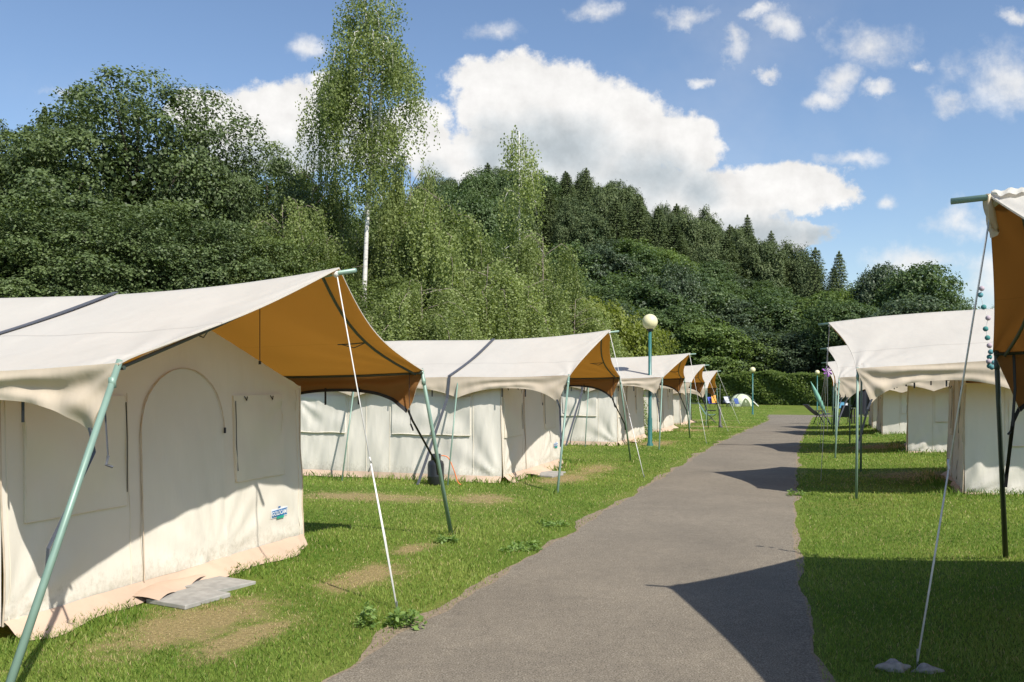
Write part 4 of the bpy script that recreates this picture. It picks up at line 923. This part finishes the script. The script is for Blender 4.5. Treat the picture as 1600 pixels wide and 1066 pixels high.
def camp_chair(px, Y, c1, label, rz=0, s=1, lean=.35, grp='camp chairs'):
    X, Y, z = at(px, Y); t = empty('camp_chair', (X, Y, z), rz); tag(t, label, 'chair', grp); fm = M['black']
    m_ = simple('chair_fabric', c1, .8)
    g = MB(); g.ribbon([(0, -.22*s, .42*s), (0, .0, .39*s), (0, .22*s, .42*s)], .5*s, (1, 0, 0), .02); g.build('seat', m_, t)
    g = MB(); g.ribbon([(0, .22*s, .42*s), (0, (.22+lean*.5)*s, .7*s), (0, (.22+lean)*s, .98*s)], .5*s, (1, 0, 0), .02); g.build('backrest', m_, t)
    for i in (-1, 1):
        for j in (-1, 1):
            g = MB(); g.tube([(i*.26*s, -j*.24*s, .58*s if j < 0 else .42*s), (i*.26*s, j*.26*s, 0)], .014*s, 6); g.build('leg', fm, t)
        g = MB(); g.box((i*.28*s, 0, .6*s), (.04*s, .5*s, .03*s)); g.build('armrest', fm, t)
camp_chair(1140, 84, (.45, .47, .5), 'pale grey camp chair left of the dome tent', .5)
camp_chair(1133, 86, (.03, .04, .07), 'dark camp chair at the left end of the dome tent gear', -.6)
camp_chair(1153, 83.5, (.04, .08, .25), 'blue camp chair in front of the dome tent door', .2, .85)
camp_chair(1113, 82, (.05, .07, .35), 'blue camp chair with an orange towel seen past the last left tent poles', .2, 1)
camp_chair(1110, 42, (.12, .22, .2), 'greyish green garden chair between the farthest left tent poles', 1.3, 1)
X, Y, z = at(1116.5, 81.8); g = MB(); n=8
g.ribbon([(0, .1, .45), (0, .3, .8), (.02, .5, 1.15), (.03, .56, .9)], .42, (1, .15, 0), .03); o = g.build('beach_towel', simple('orange_towel', (.75, .33, .06), .95)); o.location = (X, Y, z); tag(o, 'orange towel hanging over the blue camp chair', 'towel')
# lounger, folded parasol, wind spinner on the right
X, Y, z = at(1281, 41.5); t = empty('folding_lounger', (X, Y, z), .15); tag(t, 'dark reclining garden chair standing between the ropes at the right of the path', 'chair')
fb = simple('dark_mesh_fabric', (.045, .05, .06), .6)
g = MB(); g.ribbon([(-.1, 0, .42), (-.35, 0, .6), (-.72, 0, .92)], .5, (0, 1, 0), .03); g.build('backrest', fb, t)
g = MB(); g.ribbon([(-.12, 0, .42), (.2, 0, .44), (.42, 0, .5)], .5, (0, 1, 0), .03); g.build('seat', fb, t)
for s in (-1, 1):
    for (a_, b_) in (((-.05, .6), (.38, 0)), ((.1, .6), (-.18, 0))):
        g = MB(); g.tube([(a_[0], s*.27, a_[1]), (b_[0], s*.27, b_[1])], .02, 6); g.build('leg', M['black'], t)
    g = MB(); g.box((.05, s*.29, .62), (.5, .05, .03)); g.build('armrest', M['black'], t)
X, Y, z = at(1291, 41.0); t = empty('closed_parasol', (X, Y, z)); tag(t, 'pale green folded parasol leaning to the left above the reclining chair', 'parasol')
pf = simple('pale_green_fabric', (.16, .36, .27), .7, 0, .2, 5)
A = Vector((0, 0, .45)); B = Vector((-.68, .1, 1.98)); dr = (B-A).normalized(); 
g = MB(); g.tube([A.lerp(B, q) for q in np.linspace(0, 1, 9)], [.02, .055, .09, .105, .11, .1, .075, .04, .006], 9); g.build('canopy', pf, t, True)
g = MB(); g.tube([A-dr*.5, A], .018, 8); g.build('pole', M['steel'], t)
X, Y, z = at(1293, 33); t = empty('wind_spinner', (X, Y, z)); tag(t, 'purple wind spinner on a thin stick at the far right tent tip', 'wind spinner')
pu = simple('purple_foil', (.33, .10, .42), .4, 0, .3, 20); zc = CH+(594-580)/1400*33
g = MB(); g.tube([(0, 0, 0), (0, 0, zc-z)], .008, 6); g.build('stick', M['steel'], t)
for k in range(7):
    a = k*2*math.pi/7; g = MB(); r = .15+.03*(k % 2); c = Vector((0, -.04, zc-z)); d1 = Vector((math.cos(a), 0, math.sin(a))); d2 = Vector((math.cos(a+.55), -.35, math.sin(a+.55)))
    g.add([c, c+d1*r*1.25, c+(d1+d2)*r*.62+Vector((0, -.05, 0)), c+d2*r*.7], [(0, 1, 2, 3)]); g.build('petal', pu, t)
# table with crates
X, Y, z = at(1319, 40.5); t = empty('garden_table', (X, Y, z), -.2); tag(t, 'black garden table in the shade of the right tents', 'table'); bk = simple('black_plastic', (.02, .018, .017), .5)
g = MB(); g.box((0, 0, .72), (.85, .75, .03)); g.build('table_top', simple('table_top_grey', (.10, .10, .10), .4), t)
for i in (-1, 1):
    for j in (-1, 1): g = MB(); g.box((i*.38, j*.33, .35), (.065, .06, .7)); g.build('leg', bk, t)
for (px, s, c, lb, zz, nm) in [(1314, (.24, .18, .24), (.10, .33, .5), 'light blue cool box on the black table', .735, 'cool_box'), (1321.5, (.13, .13, .2), (.75, .75, .75), 'small white carton on the black table', .735, 'carton')]:
    xx, yy, z2 = at(px, 40.5); g = MB(); g.box((0, 0, s[2]/2), s); o = g.build(nm, simple(nm+'_paint', c, .4)); bv = o.modifiers.new('b', 'BEVEL'); bv.width = .015; bv.segments = 2; o.location = (xx, yy, z+zz); tag(o, lb, 'box')
    g = MB(); g.box((0, 0, s[2]+.012), (s[0]*1.06, s[1]*1.06, .024)); g.build('lid', simple(nm+'_lid', tuple(np.array(c)*.8), .4), o)
camp_chair(1317, 39.6, (.02, .025, .05), 'dark camp chair pushed against the black table', 3.1, .9)
def jacket():
    X, Y, z = at(1347.5, 24.6); t = empty('hanging_jacket', (X, Y, z)); tag(t, 'dark jacket hung by the pole of the third right tent', 'jacket'); jm = simple('dark_jacket_cloth', (.012, .014, .022), .85)
    n1, n2 = 18, 20; P = np.zeros((n1, n2+1, 3))
    for i in range(n1):
        q = i/(n1-1); w = np.interp(q, [0, .12, .25, 1], [.03, .1, .13, .15]); 
        for j in range(n2+1):
            ph = 2*math.pi*j/n2; k = 1+.15*math.sin(5*ph+q*3); P[i, j] = (w*math.cos(ph)*k, .07*math.sin(ph)*k, 1.5-.75*q)
    g = MB(); g.grid(P); g.build('body', jm, t, True)
    for s in (-1, 1): g = MB(); g.tube([(s*.09, 0, 1.42), (s*.16, -.02, 1.15), (s*.15, -.03, .85)], [.05, .045, .04], 8); g.build('sleeve', jm, t, True)
jacket()
X, Y, z = at(1125, 36.2); t = empty('furled_windbreak', (X, Y, z)); tag(t, 'grey furled cloth wrapped round a thin pole on the lawn by the last left tents', 'windbreak')
g = MB(); g.tube([(0, 0, 0), (0, 0, 1.75)], .014, 6); g.build('pole', M['steel'], t)
g = MB(); g.tube([(.03, 0, .0), (.0, 0, .1), (.0, 0, .3), (.0, 0, .75), (0, 0, .82)], [.1, .06, .045, .05, .02], 9); g.build('cloth', simple('grey_cloth', (.13, .12, .13), .9), t, True)

# ------------------------------------------------------------------ grass blades
def grass():
    rng = np.random.RandomState(9); n = 760000
    px = rng.uniform(-70, 1670, n); Y = 3.3*(90/3.3)**(rng.rand(n)**1.12); X = (px-800)/1400*Y
    a = X*U[0]+Y*U[1]; b = X*V[0]+Y*V[1]
    keep = (b < pathL(a)-.01) | (b > pathR(a)+.01)
    near = (b < pathL(a)) & (b > pathL(a)-.16) | (b > pathR(a)) & (b < pathR(a)+.08); keep &= ~(near & (rng.rand(n) < .72))
    wallgap = np.full(n, 9.)
    for (a0, lo, hi, b0, b1) in [(6.3, -1.88, 1.72, -12, -5.0), (15.7, -1.8, 1.76, -12, -4.95), (24.55, -1.8, 1.76, -12, -4.95), (33.2, -1.8, 1.8, -12, -5), (41.3, -1.8, 1.8, -12, -5),
                                  (5.95, -1.3, 1.75, 2.7, 9), (15.4, -1.3, 1.75, 1.85, 9), (23.15, -1.3, 1.75, 1.9, 9), (32.1, -1.3, 1.75, 1.85, 9), (37.9, -1.3, 1.75, 1.85, 9)]:
        dx = np.maximum(np.maximum(a0+lo-a, a-a0-hi), 0); dy = np.maximum(np.maximum(b0-b, b-b1), 0); dd = np.hypot(dx, dy); wallgap = np.minimum(wallgap, dd)
    keep &= wallgap > .06
    # slabs
    for (a0, b0) in ((5.72, -4.66), (15.2, -4.64)): keep &= ~((a > a0-.28) & (a < a0+.78) & (b > b0-.3) & (b < b0+.24))
    nz = np.sin(a*3.1+b*1.3)+np.sin(b*4.7-a*1.9+2)+.7*np.sin(a*8.3+b*6.1)+.5*np.sin(a*15+b*19)
    dry = np.full(n, 9.)
    for (aa, bb, ra, rb) in DRY: dry = np.minimum(dry, np.hypot((a-aa)/ra, (b-bb)/rb))
    dry = np.clip((1.35-dry-.24*nz-.45*np.sin(a*31+3*np.sin(b*17))*np.sin(b*37+2*np.sin(a*23))), 0, 1)
    keep &= rng.rand(n) > dry*.35
    i = keep; X, Y, a, b, dry, wallgap, nz = X[i], Y[i], a[i], b[i], dry[i], wallgap[i], nz[i]; n = len(X)
    z = gz(X, Y)
    dpatch = np.clip(.5+.22*(np.sin(a*.9+b*1.7)+np.sin(a*2.3-b*1.1+1)+.6*np.sin(a*5+b*3.3)+.5*np.sin(a*.35+b*4.1)), 0, 1)
    h = (.012+.018*rng.rand(n)+.012*dpatch)*(1-.6*dry); tall = np.exp(-(wallgap/.32)**2)*np.where(a > 9, 1.0, .45); h += tall*rng.uniform(.02, .11, n)
    for (fa, fb) in ((9.15, -3.87), (18.4, -3.8), (12.8, -3.8), (9.5, 1.55), (13.7, .5)): h += .09*rng.rand(n)*np.exp(-((a-fa)**2+(b-fb)**2)/.02)
    h *= 1+.15*np.clip(Y/30, 0, 1.5); w = np.maximum(.003, Y*.00062)*rng.uniform(.7, 1.4, n)
    az = rng.uniform(0, 2*math.pi, n); le = rng.uniform(.1, .9, n)*h; la = rng.uniform(0, 2*math.pi, n)
    c = np.stack([X, Y, z-.004], -1); sx = np.stack([np.cos(az)*w, np.sin(az)*w, 0*w], -1)*.5
    top = c+np.stack([np.cos(la)*le, np.sin(la)*le, h], -1); mid = c+np.stack([np.cos(la)*le*.35, np.sin(la)*le*.35, h*.6], -1)
    P = np.stack([c-sx, c+sx, mid+sx*.8, top, mid-sx*.8], 1)
    tint = np.clip(.12+.48*dpatch+.17*rng.normal(size=n)-.25*tall, 0, .74); strw = rng.rand(n) < (.05+.8*dry); tint = np.where(strw, rng.uniform(.80, 1, n), tint)
    me = polymesh('grass', P, 5, tint)
    m, N, L, bs = mat('grass_blade'); at_ = N.new('ShaderNodeAttribute'); at_.attribute_name = 'tint'
    c_ = ramp(N, L, at_.outputs['Fac'], [(0, (.085, .175, .022)), (.35, (.20, .30, .05)), (.72, (.34, .40, .10)), (.84, (.44, .36, .16)), (1, (.62, .50, .30))])
    L.new(c_, bs.inputs['Base Color']); bs.inputs['Roughness'].default_value = .55; bs.inputs['Specular IOR Level'].default_value = .25
    tr = N.new('ShaderNodeBsdfTranslucent'); vm = N.new('ShaderNodeVectorMath'); vm.operation = 'MULTIPLY'; L.new(c_, vm.inputs[0]); vm.inputs[1].default_value = (1.3, 1.4, .8); L.new(vm.outputs[0], tr.inputs[0])
    mx = N.new('ShaderNodeMixShader'); mx.inputs[0].default_value = .35; L.new(bs.outputs[0], mx.inputs[1]); L.new(tr.outputs[0], mx.inputs[2]); L.new(mx.outputs[0], N['Material Output'].inputs[0])
    o = link('grass', me, m); tag(o, 'short mown lawn grass with straw-coloured dry patches', 'grass', kind='stuff')
grass()
